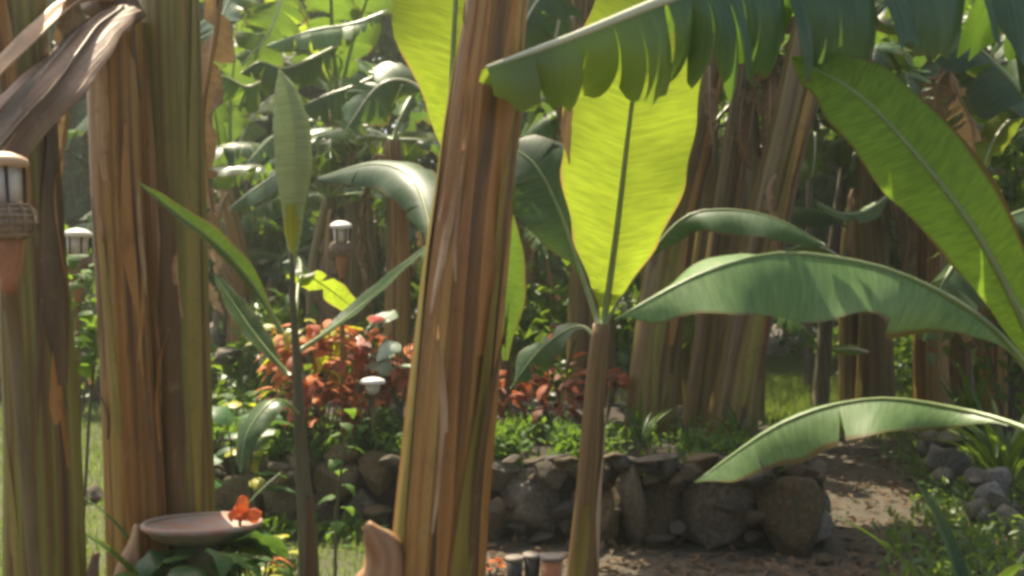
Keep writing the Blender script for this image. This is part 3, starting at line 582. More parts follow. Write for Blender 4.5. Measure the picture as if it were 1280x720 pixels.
# ------------------------------------------------------------------ raised bed: soil, stone wall
BZ = .5
def wall_y(x): return 5.86-.14*x       # front face, further away to the left
bed = MB(); bx = [-2.0+.19*i for i in range(21)]; 
rows, uvs = [], []
for k, (fy, z) in enumerate([(.07, -.02), (.06, .3), (.14, .46), (.5, .5), (1.2, .53), (2.0, .55), (2.8, .5), (3.1, .2), (3.15, -.02)]):
    rows.append([(x, wall_y(x)+fy, z+(.03*fbm(x*2, fy*2, 1.5) if 0 < k < 7 else 0)) for x in bx]); uvs.append([(x, fy) for x in bx])
bed.grid(rows, uvs)
for xe in (0, len(bx)-1):
    b = len(bed.v); bed.v += [r[xe] for r in rows]; bed.uv += [(0, 0)]*len(rows); bed.f.append(tuple(range(b, b+len(rows))))
tag(bed.build('bed_soil', M['soil_bed'], smooth=False), kind='structure')
STONES = []
def ico(sub):
    import bmesh
    bm = bmesh.new(); bmesh.ops.create_icosphere(bm, subdivisions=sub, radius=1); v = [x.co.copy() for x in bm.verts]; f = [[x.index for x in p.verts] for p in bm.faces]; bm.free(); return v, f
IV, IF = ico(4); IV2, IF2 = ico(3)
def stone_mesh(seed, mat, hi=True):
    rn = random.Random(seed); b = MB(); V, Fc = (IV, IF) if hi else (IV2, IF2)
    pl = [(Vector((rn.gauss(0, 1), rn.gauss(0, 1), rn.gauss(0, 1))).normalized(), rn.uniform(.42, .8)) for _ in range(18)]
    for v in V:
        q = v.copy()
        for n_, d in pl:
            k = q.dot(n_)
            if k > d: q = q-n_*(k-d)*.85
        q *= 1+.07*noise.noise(q*2.3+Vector((seed, 0, 0)))+.03*noise.noise(q*6+Vector((seed, 5, 0)))
        b.v.append(tuple(q*1.15))
    b.f = [tuple(f) for f in Fc]; return b.mesh('stone', M[mat])
SM = [stone_mesh(i, 'stone') for i in range(12)]; SMS = [stone_mesh(i+20, 'stone', False) for i in range(6)]; SG = [stone_mesh(i+50, 'stone_grey', False) for i in range(8)]
wall = thing('stone_wall', 'low dry-stone wall of dark rounded boulders holding up the planted bed', 'stone wall', (0, 5.86, 0))
sr = random.Random(8)
def wstone(px, py, w, h, dy=0, dp=.8, me=None):
    Y = 5.85
    for _ in range(4): Y = wall_y(PX(px, Y))+dy
    c = P(px, py, Y); hw, hh = w/2/FPX*Y, h/2/FPX*Y
    o = place('stone', me or sr.choice(SM), wall, c-wall.location, (sr.uniform(-.25, .25), sr.uniform(-.25, .25), sr.uniform(-.4, .4)+sr.choice((0, 3.14))), (hw*1.08, max(hw, hh)*dp, hh*1.08))
    return o
for a in ((985, 637, 100, 118), (890, 640, 100, 105), (942, 592, 70, 46), (1005, 585, 46, 24), (1003, 571, 40, 16), (875, 585, 55, 36), (812, 645, 70, 100), (785, 632, 30, 112), (745, 640, 80, 100), (660, 628, 95, 90), (612, 655, 50, 62), (690, 590, 60, 44), (735, 590, 60, 36), (790, 582, 60, 24), (840, 582, 44, 24), (625, 592, 60, 50), (585, 600, 50, 70), (575, 655, 44, 56), (530, 640, 70, 70), (540, 580, 60, 50),
          (455, 640, 62, 58), (425, 605, 66, 56), (470, 585, 50, 56), (400, 640, 56, 48), (352, 622, 64, 74), (375, 582, 46, 34), (320, 580, 56, 40), (290, 628, 64, 70), (240, 632, 60, 62), (255, 585, 56, 44), (430, 568, 40, 26)):
    wstone(*a)
for k in range(60):          # small stones packed in the joints
    wstone(sr.uniform(250, 1010), sr.choice((sr.uniform(575, 600), sr.uniform(600, 680))), sr.uniform(16, 34), sr.uniform(14, 26), sr.uniform(-.16, -.04), 1.0, sr.choice(SMS))
for k in range(9):           # return side of the bed, running back on the right
    y = 5.75+k*.3
    for zz in (.14, .38):
        place('stone', sr.choice(SM), wall, Vector((1.74+sr.uniform(-.05, .05), y+sr.uniform(-.08, .08), zz))-wall.location, (sr.uniform(0, 6), sr.uniform(-.3, .3), sr.uniform(0, 6)), (.17, .17, .14))
for px, py, w, h, dy in ((665, 577, 34, 8, -.12), (700, 571, 40, 8, -.1), (640, 574, 30, 9, -.08), (815, 573, 70, 8, -.08), (880, 571, 50, 8, -.08), (760, 571, 50, 9, -.1), (940, 571, 40, 9, -.05)):
    wstone(px, py, w, h, dy, .6)

# ground cover on the bed (small leaves, nobody could count them)
def leaflets(n, pick, size, rng, tilt=.9, ar=.5):
    m = MB()
    for _ in range(n):
        x, y, z = pick(); a = rng.uniform(0, 6.28); e = rng.gauss(.2, tilt); l = size*rng.uniform(.6, 1.4)
        d = Vector((math.cos(a)*math.cos(e), math.sin(a)*math.cos(e), math.sin(e))); u = Vector((rng.gauss(0, .4), rng.gauss(0, .4), 1)); s_ = d.cross(u).normalized(); nn = s_.cross(d)
        p = Vector((x, y, z)); k = len(m.v); w = l*ar
        m.v += [tuple(q) for q in (p, p+d*l*.45+s_*w*.5+nn*l*.1, p+d*l*.5, p+d*l*.45-s_*w*.5+nn*l*.1, p+d*l-nn*l*.08)]
        uu = rng.random()*5; m.uv += [(uu, 0), (uu+.03, .6), (uu+.03, 0), (uu+.03, -.6), (uu+.1, 0)]
        m.f += [(k, k+1, k+2), (k, k+2, k+3), (k+1, k+4, k+2), (k+2, k+4, k+3)]
    return m
def pick_cover():
    while 1:
        x = rng.uniform(-2.0, 1.6); fy = abs(rng.gauss(0, .45))-.05; z = BZ+.05*fbm(x, fy, 3)+rng.uniform(0, .10)
        dens = .75 if x < -.75 else (.95 if x < .38 else .16)
        if noise.noise(Vector((x*3, fy*3, 9)))+.45 < rng.random()*1.1-.15: continue
        if rng.random() < dens:
            if fy < .12: z -= rng.uniform(0, .13)
            return x, wall_y(x)+fy+.03, z+.03
tag(leaflets(9000, pick_cover, .055, rng).build('ground_cover', M['cover']), 'fresh green ground cover spilling over the top of the stone wall', 'ground cover', kind='stuff')
def pick_front():
    x = rng.uniform(-2.0, -.75); y = wall_y(x)-abs(rng.gauss(0, .12))-.12
    return x, y, rng.uniform(0, .12)
tag(leaflets(700, pick_front, .06, rng).build('weeds', M['cover']), 'low green weeds at the foot of the left end of the wall', 'weeds', kind='stuff')

# ------------------------------------------------------------------ crotons, caladiums and other garden plants
def small_leaf(L, w, mat, seed, bend=.5, heart=False):
    hw = [(0, .05*w), (.25, .8*w), (.5, w), (.8, .55*w), (1, .01)] if not heart else [(0, .5*w), (.12, .95*w), (.3, w), (.65, .6*w), (1, .01)]
    p = Vector((0, 0, 0)); out = [p.copy()]; a = .3
    for i in range(4): p = p+Vector((math.cos(a), 0, math.sin(a)))*L/4; out.append(p.copy()); a -= bend/2
    b, pts, _ = blade_geo(out, hw, UPZ, a0=(.3, .3), droop=(.6, .6), seed=seed, n=7, m=2, wav=.15, fwd=.1); return b.mesh('small_leaf', M[mat])
CL = {k: [small_leaf(.19, .036, k, i, .5+.3*i) for i in range(3)] for k in ('cro_orange', 'cro_red', 'cro_maroon', 'cro_yellow')}
HL = {k: [small_leaf(.2, .075, k, i, .6+.3*i, True) for i in range(2)] for k in ('cal_white', 'cal_pink', 'heart', 'cro_yellow', 'cover')}
def shrub(name, label, cat, base, h, rad, n, lv, seed, group, stems=5, sc=1., low=.3):
    rn = random.Random(seed); t = thing(name, label, cat, base, group); z0 = Vector((0, 0, 0))
    for i in range(n):
        a = rn.uniform(0, 6.28); rr = rad*math.sqrt(rn.random())*.8; z = h*rn.uniform(low, 1)**.8; rr *= (1.15-.4*z/h)
        c = Vector((math.cos(a)*rr, math.sin(a)*rr, z))
        k = rn.choice(lv) if not callable(lv) else lv(rn, z/h)
        place('leaf', rn.choice(k), t, c, (rn.uniform(-.4, .4), rn.uniform(-.5, .6), a+rn.gauss(0, .5)), sc*rn.uniform(.75, 1.25))
    m = MB()
    for i in range(stems):
        a = rn.uniform(0, 6.28); e = Vector((math.cos(a)*rad*.6, math.sin(a)*rad*.6, h*.85)); m.tube([z0.copy(), e*.5+Vector((0, 0, h*.1)), e], lambda q: .008*(1-.5*q), 5)
    o = place('stem', m.mesh('shrub_stem', M['stem_dark']), t); return t
def onbed(px, Y): return Vector((PX(px, Y), Y, BZ))
o_, r_, m_, y_ = CL['cro_orange'], CL['cro_red'], CL['cro_maroon'], CL['cro_yellow']
G1 = 'red-leaved shrubs in the raised bed'
shrub('croton_shrub', 'coral-orange croton shrub in sun behind the thin young banana plant', 'shrub', onbed(388, 6.45), .76, .36, 110, [o_, o_, o_, r_, y_], 1, G1)
shrub('croton_shrub', 'dark maroon croton shrub behind the small mushroom garden lamp', 'shrub', onbed(442, 6.75), .70, .38, 100, [m_, r_, r_, o_], 2, G1)
shrub('croton_shrub', 'red croton shrub touching the left side of the leaning stem', 'shrub', onbed(508, 6.6), .55, .28, 60, [r_, o_, m_, r_], 3, G1)
shrub('croton_shrub', 'dull red croton shrub just right of the leaning stem', 'shrub', onbed(632, 6.75), .42, .22, 28, [r_, m_, m_], 4, G1)
shrub('croton_shrub', 'low red-brown croton shrub under the drooping blue-green leaf', 'shrub', onbed(690, 6.6), .38, .22, 28, [r_, m_, m_], 5, G1)
shrub('croton_shrub', 'dim red croton shrub behind the stem of the broad-leaved young plant', 'shrub', onbed(755, 6.8), .45, .2, 30, [r_, m_], 6, G1)
shrub('croton_shrub', 'brown-red croton shrub standing at the back of the bed', 'shrub', onbed(700, 7.5), .72, .2, 22, [m_, r_], 7, G1)
shrub('croton_shrub', 'pink and brown croton shrub below the coral-orange one', 'shrub', onbed(405, 6.25), .40, .22, 50, [r_, r_, o_], 9, G1)
G2 = 'caladiums in the raised bed'
shrub('caladium', 'white caladium with green-edged leaves beside the leaning stem', 'plant', onbed(500, 6.5), .82, .13, 7, [HL['cal_white']], 11, G2, 4, 1.15)
shrub('caladium', 'pink caladium between the white one and the maroon croton', 'plant', onbed(464, 6.55), .78, .10, 6, [HL['cal_pink'], HL['cal_pink'], HL['cro_yellow']], 12, G2, 4, .9)
shrub('bright_leaved_plant', 'small plant with glowing yellow-green leaves at the left end of the wall', 'plant', Vector((PX(316, 5.75), 5.75, 0)), 1.0, .10, 7, [HL['cro_yellow']], 13, None, 3, .9)
shrub('heart_leaved_plant', 'plant with dark drooping heart-shaped leaves before the left end of the wall', 'plant', Vector((PX(300, 5.4), 5.4, 0)), .85, .16, 14, [HL['heart']], 14, None, 5, 1.2)
shrub('broad_leaved_plant', 'low plant with broad green leaves under the birdbath', 'plant', Vector((PX(262, 3.65), 3.65, 0)), .56, .26, 34, [HL['heart'], HL['heart'], HL['cover']], 15, None, 6, 1.0)
shrub('oval_leaved_weed', 'green weed with oval leaves between the thin young plant and the birdbath', 'plant', Vector((PX(330, 4.2), 4.2, 0)), .42, .16, 14, [HL['cover'], HL['cro_yellow']], 16, None, 4, .7)
G3 = 'leafy shrubs in the raised bed'
for i, (px, Y, h) in enumerate(((300, 6.7, .28), (345, 6.5, .3), (470, 6.2, .22), (560, 6.4, .4))):
    shrub('green_shrub', 'low leafy green shrub of the bed, ' + ('left of the coral-orange croton', 'in front of the coral-orange croton', 'at the foot of the mushroom lamp', 'mostly hidden behind the leaning stem')[i], 'shrub', onbed(px, Y), h, .22, 34, [HL['cover']], 30+i, G3, 4, .55)
shrub('green_shrub', 'tall thin green shrub in the gap between the two left banana stems', 'shrub', Vector((PX(98, 4.55), 4.55, 0)), 1.66, .16, 46, [HL['cover']], 41, None, 4, .6, .62)
# slender sapling in front of the left part of the wall
sap = thing('sapling', 'slender green sapling standing right of the thin young banana plant', 'plant', (PX(425, 4.4), 4.4, 0))
m = MB(); m.tube([Vector((PX(418, 4.4), 4.4, 0)), P(420, 640, 4.4), P(430, 560, 4.4), P(428, 500, 4.42)], lambda t: .009*(1-.6*t), 6); m.build('stem', M['stem_dark'], sap)
for i in range(12):
    a = i*2.4; z = .35+.055*i; place('leaf', HL['cover'][i % 2], sap, (math.cos(a)*.02+.01*(i-4)*.3, math.sin(a)*.02, z), (0, .3, a), .45)

# strappy plants at the right corner
def strappy(name, label, base, n, L, w, mat, seed, group=None, bend=1.2):
    rn = random.Random(seed); t = thing(name, label, 'plant', base, group)
    for i in range(n):
        a = 6.28*i/n+rn.uniform(-.4, .4); l = L*rn.uniform(.7, 1.15); mid = [p for p in arch(R(rn.uniform(55, 85)), l, rn.uniform(.4, bend), seed*10+i)]
        rm = Matrix.Rotation(a, 4, 'Z'); b, _, _ = blade_geo([rm@p+Vector(base) for p in mid], NAR(w*rn.uniform(.8, 1.2)), rm@Vector((-.5, 0, 1)), a0=(.5, .5), droop=(.2, .2), seed=i, n=14, m=2, fwd=.1)
        b.build('leaf', M[mat], t)
    return t
strappy('strap_leaved_plant', 'dim strap-leaved plant low at the right, before the grey rocks', (PX(1225, 3.6), 3.6, 0), 9, .85, .03, 'leaf_dark', 3)
strappy('strap_leaved_plant', 'strap-leaved plant at the foot of the cut reddish stem', (PX(225, 3.75), 3.75, 0), 7, .8, .022, 'leaf_dark', 4)
strappy('fern', 'dark fern-like tuft behind the grey rocks at the right edge', (PX(1255, 7.2), 7.2, 0), 22, .85, .03, 'shrub_leaf', 6, bend=1.9)
strappy('fern', 'tuft of narrow leaves between the two far right banana stems', (PX(1215, 9.2), 9.2, 0), 20, .9, .028, 'shrub_leaf', 7, bend=1.9)
strappy('strap_leaved_plant', 'small grassy tuft at the foot of the slanting dark stems', (PX(800, 6.15), 6.15, BZ), 14, .42, .012, 'leaf_dark', 8, bend=1.9)
strappy('strap_leaved_plant', 'grassy tuft on the right corner of the raised bed', (PX(925, 6.2), 6.2, BZ), 14, .36, .012, 'leaf_dark', 9, bend=1.9)
strappy('red_cordyline', 'dark red cordyline between the two left banana stems', (PX(118, 3.7), 3.7, 0), 9, .55, .022, 'cro_maroon', 12, bend=1.4)

# ------------------------------------------------------------------ G: clump of stems on the bed
GG = 'dark banana stems growing on the raised bed'
gs = [([(812, 560, 6.7), (822, 430, 6.7), (848, 260, 6.7), (884, 80, 6.7), (900, -20, 6.7)], .148, 'left-hand stem of the dark leaning clump on the raised bed, olive with brown edges', 41),
      ([(868, 560, 7.1), (885, 430, 7.1), (908, 260, 7.1), (935, 80, 7.1), (950, -20, 7.1)], .10, 'darkest stem of the clump on the bed, behind its two neighbours', 42),
      ([(912, 560, 6.5), (930, 440, 6.5), (962, 270, 6.5), (996, 120, 6.5), (1020, -10, 6.5)], .142, 'right-hand stem of the dark clump on the bed, slanting most to the right', 43)]
for i, (pp, r, lb, sd) in enumerate(gs):
    pth = [P(pp[0][0]-3, 590, pp[0][2])]+world_path(pp); pth.append(pth[-1]+(pth[-1]-pth[-2])*.6)
    t = thing('banana_plant', lb, 'banana plant', (pth[0].x, pth[0].y, BZ), GG)
    rd = [(.4, r*1.15), (1.0, r), (2.5, r*.88), (4, r*.7)]
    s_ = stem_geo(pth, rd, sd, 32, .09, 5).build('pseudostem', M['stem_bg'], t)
    for k, (th, mt) in enumerate(((-2.3, 'sh_dark'), (-1.5, 'stem' if i != 1 else 'sh_dark'), (-.8, 'sh_dark'), (-1.1, 'stem_brown'))):
        sheath_geo(pth, rd, .5+.2*k, 2.2+.3*k, th, .25+.05*k, 1.07, .4, k+sd).build('dry_sheath', M[mt], s_)
    crown(t, pth[-1], 7, sd, i, 1.05, els=(0, 1, 2, 5, 7), dry=3)
for k, (px, py, Y, L, a) in enumerate(((968, 225, 6.3, .55, 4.4), (925, 120, 6.9, .6, 4.8), (884, 90, 6.5, .5, 4.6))):
    d = DRY[k]; pl = [o for o in COL.objects if o.get('group') == GG][k]
    o = place('dry_leaf', d[0], pl, P(px, py, Y)-pl.location, (0, 0, a), L*.8); place('midrib', d[1], o)

# ------------------------------------------------------------------ background grove
BS = []
for i in range(8):
    rn = random.Random(200+i); H = (2.4, 2.8, 3.2, 2.6, 3.0, 1.1, 1.5, 1.9)[i]
    pth = [Vector((0, 0, -.05)), Vector((rn.uniform(-.04, .04), 0, H*.35)), Vector((rn.uniform(-.1, .1), 0, H*.7)), Vector((rn.uniform(-.2, .2), rn.uniform(-.1, .1), H))]
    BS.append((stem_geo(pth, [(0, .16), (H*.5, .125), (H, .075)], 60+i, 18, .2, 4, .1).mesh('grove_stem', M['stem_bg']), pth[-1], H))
def grove(px, Y, label, seed, group, var=None, scale=1., nleaf=8, mats=(0, 0, 4, 4, 5), dry=3, els=None):
    rn = random.Random(seed); i = rn.choice((0, 1, 2, 3, 4, 5, 5, 6, 6, 7, 7)) if var is None else var; me, top, H = BS[i]
    x = PX(px, Y); t = thing('banana_plant', label, 'banana plant', (x, Y, gz(x, Y)), group)
    a = rn.uniform(-.3, .3)
    place('pseudostem', me, t, (0, 0, 0), (0, 0, a), scale)
    tp = Matrix.Rotation(a, 3, 'Z')@top*scale+t.location
    crown(t, tp, nleaf, seed, rn.uniform(0, 6), scale, mats, els, dry)
    return t
GB = 'banana plants in the grove behind the bed'
spec = [(302, 11.5, 'banana stem in the left background seen just right of the striped olive stem', 1, .95), (405, 10.0, 'banana stem in the background directly behind the far torch', 0, 1.0),
        (494, 9.2, 'tan banana stem in the background left of the leaning stem', 2, .9), (660, 10.5, 'thin banana stem in the background between the leaning stem and the broad yellow leaf', 3, .8),
        (1095, 10.2, 'dark banana stem in the right background, left of a reddish one', 4, 1.1), (1168, 10.2, 'reddish brown banana stem in the right background under the long arching leaf', 1, 1.1),
        (1243, 10.8, 'orange-brown banana stem in the background close to the right edge', 2, 1.0), (455, 13, 'far banana stem seen right of the far torch', 3, 1.0), (935, 14.5, 'banana stem far behind the right side of the dark clump', 0, 1.0)]
BGP = []
for i, (px, Y, lb, vr, sc) in enumerate(spec):
    BGP.append(grove(px, Y, lb, 300+i, GB, vr, sc, 7))
    if i in (2, 5, 6, 0):
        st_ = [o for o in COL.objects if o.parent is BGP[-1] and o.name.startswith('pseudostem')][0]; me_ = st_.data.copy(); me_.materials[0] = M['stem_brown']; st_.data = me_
for px, Y, sd, sc, lb in ((606, 8.0, 1, 1.3, 'tall banana stem added to shade the wall, hidden behind the leaning stem'), (735, 8.3, 2, 1.3, 'tall banana stem added to shade the wall, in line with the broad-leaved young plant'), (822, 9.4, 3, 1.35, 'tall banana stem added to shade the path, behind the left stem of the dark clump'), (926, 9.4, 4, 1.3, 'tall banana stem added to shade the path, behind the right of the dark clump')):  # plants added for their high unseen crowns, which shade wall and path
    BGX = grove(px, Y, lb, 700+sd, GB, 2, sc, 11, els=(0, 1, 2, 5, 7, 3))
lab = {0: 'banana plant with drooping ragged leaves in the dim back left of the grove', 1: 'banana plant with drooping ragged leaves in the dim back middle of the grove', 2: 'banana plant with drooping ragged leaves in the dim back right of the grove'}
rn = random.Random(77)
for i in range(42):
    k = i % 3
    Y = rn.uniform(11, 22) if i < 34 else rn.uniform(10.5, 13); px = (rn.uniform(-60, 420), rn.uniform(420, 860), rn.uniform(860, 1340))[k]
    if k == 2 and 930 < px < 1070: px += 150
    if k == 0 and Y < 13.5: Y += 3
    grove(px, Y, lab[k], 400+i, ('far banana plants at back left', 'far banana plants in the back middle', 'far banana plants at back right')[k], None, rn.uniform(.9, 1.3), 9, (0, 0, 4, 4, 0, 6))
for px, Y, sd, sc in ((-120, 7, 1, 1.1), (1340, 7.4, 2, 1.4)):  # right-hand plant added as out-of-view canopy to darken the path side
    grove(px, Y, 'banana plant %s edge of the view' % ('standing beyond the left' if px < 0 else 'added for shade beyond the right'), 500+sd, GB, None, sc, 8)
# particular leaves that show in the background
def bgleaf(i, mid, w, mat, rib='midrib_pale', up=Vector((0, -.6, .8)), a0=(0, 0), droop=(.7, .9), cuts=8, gap=.25, seed=1, st=.03, label=None, r0=.014, jit=.2):
    return hero_leaf(BGP[i], mid, [(0, .01), (.12, .4*w), (.35, w), (.65, w), (.9, .5*w), (1, .01)], mat, up, r0, rib, label, a0=a0, droop=droop, cuts=cuts, gap=gap, seed=seed, start=st, n=34, m=4, jit=jit)
Y = 8.6
bgleaf(1, [P(300, -30, Y), P(285, 5, Y), P(268, 40, Y-.1), P(253, 72, Y-.2)], .34, 'leaf_blue', up=Vector((-.5, -.7, .4)), a0=(.2, .2), droop=(.5, .5), cuts=9, seed=2)
bgleaf(1, [P(360, -40, Y), P(345, 20, Y), P(330, 50, Y), P(300, 82, Y-.1)], .3, 'leaf', up=Vector((.3, -.8, .4)), cuts=9, seed=3)
bgleaf(2, [P(485, 14, Y), P(440, 30, Y-.1), P(390, 38, Y-.2), P(330, 58, Y-.3)], .22, 'leaf_grey', seed=4, label='pale sunlit leaf high in the background')
bgleaf(2, [P(425, 55, Y+.3), P(390, 72, Y), P(355, 85, Y-.1), P(325, 77, Y-.2), P(300, 92, Y-.3)], .24, 'leaf_dark', seed=5, a0=(-.3, -.6), droop=(.9, .9))
bgleaf(0, [P(350, 88, Y), P(312, 108, Y), P(285, 97, Y-.1), P(252, 88, Y-.2)], .24, 'leaf', seed=6, a0=(-.3, -.6), droop=(.9, .9))
bgleaf(2, [P(470, 95, Y), P(440, 108, Y-.1), P(410, 118, Y-.2), P(378, 132, Y-.3)], .3, 'leaf_blue', seed=7, a0=(-.4, -.7), droop=(.9, .8))
bgleaf(2, [P(480, 150, 8.2), P(450, 160, 8.1), P(420, 165, 8.0), P(388, 172, 7.9)], .10, 'leaf_grey', seed=8, cuts=2, droop=(.2, .3), label='small whitish leaf shining in the sun')
bgleaf(1, [P(400, 150, Y), P(370, 155, Y), P(340, 172, Y), P(310, 202, Y)], .2, 'leaf_grey', seed=9)
bgleaf(1, [P(390, 195, 8), P(350, 215, 8), P(320, 235, 8), P(284, 262, 8)], .17, 'leaf', seed=10, cuts=3)
bgleaf(2, [P(540, 120, 7.8), P(505, 100, 7.8), P(470, 110, 7.7), P(430, 165, 7.6)], .3, 'leaf_dark', seed=11, up=Vector((0, -.9, .4)), cuts=6)
bgleaf(3, [P(720, 190, 7.5), P(690, 178, 7.5), P(655, 182, 7.4), P(610, 215, 7.3)], .28, 'leaf_blue', seed=12, cuts=6, a0=(0, -.3))
bgleaf(3, [P(690, -30, 7), P(700, 10, 7), P(690, 60, 7), P(665, 110, 7)], .3, 'leaf_blue', seed=13, cuts=6, up=Vector((.3, -.9, .2)))
bgleaf(3, [P(740, -50, 6.6), P(690, -20, 6.6), P(660, 20, 6.5), P(640, 70, 6.5)], .26, 'leaf_dark', seed=14, cuts=8, up=Vector((-.2, -.9, .4)))
bgleaf(4, [P(1120, 235, 9.5), P(1085, 262, 9.4), P(1050, 266, 9.3), P(1018, 250, 9.3)], .12, 'leaf_grey', seed=15, cuts=3)
bgleaf(5, [P(1180, 60, 8.5), P(1195, 110, 8.4), P(1215, 160, 8.4), P(1222, 240, 8.4)], .2, 'leaf_dry', 'sh_tan', seed=16, cuts=14, gap=.5, jit=.5, label='bunch of pale dry hanging leaf strips')
bgleaf(5, [P(1190, 80, 8.3), P(1175, 100, 8.2), P(1168, 130, 8.2), P(1162, 170, 8.2)], .16, 'leaf_dry', 'sh_tan', seed=17, cuts=10, gap=.5, jit=.5)
bgleaf(6, [P(1300, 130, 8), P(1262, 150, 8), P(1240, 180, 7.9), P(1228, 215, 7.9)], .14, 'leaf_fresh', seed=18, cuts=2, up=Vector((0, -.9, .4)))
bgleaf(8, [P(1010, 210, 9), P(1018, 180, 9), P(1019, 165, 9), P(1018, 200, 8.9), P(1014, 222, 8.9)], .1, 'leaf_fresh', seed=19, cuts=0, up=Vector((0, -1, .1)))
bgleaf(4, [P(1085, 440, 9.5), P(1068, 436, 9.5), P(1040, 436, 9.5)], .08, 'leaf_fresh', seed=20, cuts=0, droop=(.1, .1), up=Vector((0, -.5, .8)), label='small glowing yellow-green leaf tip')
bgleaf(4, [P(1060, 330, 9), P(1035, 312, 9), P(1010, 305, 9), P(985, 312, 9)], .1, 'leaf_fresh', seed=21, cuts=2)

# trees and far foliage
def tree(px, Y, px2, h, r, label, seed, group=None, crown_r=1.8):
    x = PX(px, Y); t = thing('slim_tree', label, 'tree', (x, Y, 0), group); dx = PX(px2, Y)-x
    top = Vector((x+dx*h/2.6, Y, h)); m = MB(); m.tube(curve([Vector((x, Y, -.05)), Vector((x+dx*.45, Y, h*.4)), top], 10)[0], lambda q: r*(1-.55*q), 9)
    rr = random.Random(seed); tips = []
    for i in range(7):
        a = rr.uniform(0, 6.28); s_ = Vector((x, Y, 0)).lerp(top, .75+.035*i); e = s_+Vector((math.cos(a)*crown_r*.7, math.sin(a)*crown_r*.7, rr.uniform(.4, 1.4))); m.tube([s_, s_.lerp(e, .5)+Vector((0, 0, .1)), e], lambda q: r*.35*(1-.8*q), 5); tips.append(e)
    m.build('trunk', M['bark'], t)
    def pk():
        c = rr.choice(tips); return c.x+rr.gauss(0, .45), c.y+rr.gauss(0, .45), c.z+rr.gauss(0, .3)
    leaflets(1500, pk, .14, rr).build('crown', M['shrub_leaf'], t)
tree(1024, 11.5, 1056, 4.2, .10, 'slim dark leaning tree trunk between the clump and the right background stems', 3)
tree(1010, 14, 1012, 4.5, .07, 'thin upright tree trunk behind the leaning slim one', 4)
tree(1068, 19, 1062, 6, .12, 'grey tree trunk far back beyond the clearing', 5)
rf = random.Random(31)
cl = []
for i in range(700):
    y = rf.uniform(19, 33); x = rf.uniform(-.66, .66)*y; z = rf.random()*12+rf.uniform(0, 2); cl.append((x, y, min(z, 14), rf.uniform(.5, 1.3)))
def pick_forest():
    x, y, z, r = rf.choice(cl); return x+rf.gauss(0, r), y+rf.gauss(0, r), max(.05, z+rf.gauss(0, r*.8))
tag(leaflets(130000, pick_forest, .42, rf, 1.0, .45).build('far_woods', M['wood_leaf']), 'mass of green foliage closing off the back of the grove', 'woods', kind='stuff')
cl2 = []
for i in range(120):
    y = rf.uniform(13, 21); x = rf.uniform(-.6, .6)*y
    if .2*y < x < .38*y and y < 20: continue
    cl2.append((x, y, rf.uniform(.1, 1.5), rf.uniform(.25, .5)))
def pick_under():
    x, y, z, r = rf.choice(cl2); return x+rf.gauss(0, r), y+rf.gauss(0, r), max(.03, z+rf.gauss(0, r*.8))
tag(leaflets(6000, pick_under, .17, rf, .9, .5).build('undergrowth', M['shrub_leaf']), 'leafy undergrowth between the far banana stems', 'undergrowth', kind='stuff')
GS = 'leafy bushes under the far banana plants'
def bush(px, Y, h, r, n, seed, label):
    x = PX(px, Y); t = thing('bush', label, 'bush', (x, Y, gz(x, Y)), GS); rr = random.Random(seed); cs = [(rr.gauss(0, r*.5), rr.gauss(0, r*.4), rr.uniform(.25, 1)*h) for _ in range(9)]
    def pk():
        c = rr.choice(cs); return x+c[0]+rr.gauss(0, r*.25), Y+c[1]+rr.gauss(0, r*.25), max(.04, c[2]+rr.gauss(0, h*.12))
    leaflets(n, pk, .15, rr, .8, .55).build('foliage', M['shrub_leaf'], t)
    m = MB()
    for c in cs: m.tube([Vector((x, Y, 0)), Vector((x+c[0]*.5, Y+c[1]*.5, c[2]*.6)), Vector((x+c[0], Y+c[1], c[2]))], .012, 5)
    m.build('stem', M['bark'], t)
for i, (px, Y, h, r, n, lb) in enumerate(((100, 11.5, 1.9, .6, 900, 'bush with light green leaves seen between the two left stems'), (275, 10.5, .8, .5, 700, 'bush seen just right of the striped olive stem'), (345, 9.5, 1.2, .5, 700, 'bush behind the coral-orange croton'), (560, 10, 1.4, .6, 700, 'bush hidden mostly behind the leaning stem'),
        (700, 9.2, 1.5, .6, 900, 'dark bush at the back of the bed under the broad yellow leaf'), (1120, 14, .8, .7, 800, 'bush beyond the clearing at the right'), (1262, 9, 3.0, .5, 1000, 'tall bright green bush at the right edge'), (1050, 17, 1.4, .8, 800, 'bush at the back of the grassy clearing'), (1205, 13, .8, .6, 700, 'bush between the reddish stem and the orange-brown one'))):
    bush(px, Y, h, r, n, 600+i, lb)

# ------------------------------------------------------------------ far garden wall on the left
fw = thing('garden_wall', 'grey stone wall along the far side of the lawn', 'stone wall', (-5, 12.9, 0))
for row in range(4):
    for k in range(24):
        x = -10.6+k*.36+(row % 2)*.18+sr.uniform(-.04, .04)
        place('stone', sr.choice(SG), fw, (x+5, sr.uniform(-.05, .05), .12+row*.235), (sr.uniform(-.2, .2), sr.uniform(-.2, .2), sr.uniform(0, 6)), (.2, .2, .135))
m = MB()
for (x0, y0, z0), (x1, y1, z1) in (((-10.8, 12.85, -.1), (-2.0, 13.05, .9)),):
    b = len(m.v); m.v += [(x, y, z) for z in (z0, z1) for x, y in ((x0, y0), (x1, y0), (x1, y1), (x0, y1))]; m.f += [(0, 1, 2, 3), (4, 5, 6, 7), (0, 1, 5, 4), (1, 2, 6, 5), (2, 3, 7, 6), (3, 0, 4, 7)]
m.build('core', M['soil'], fw, False)

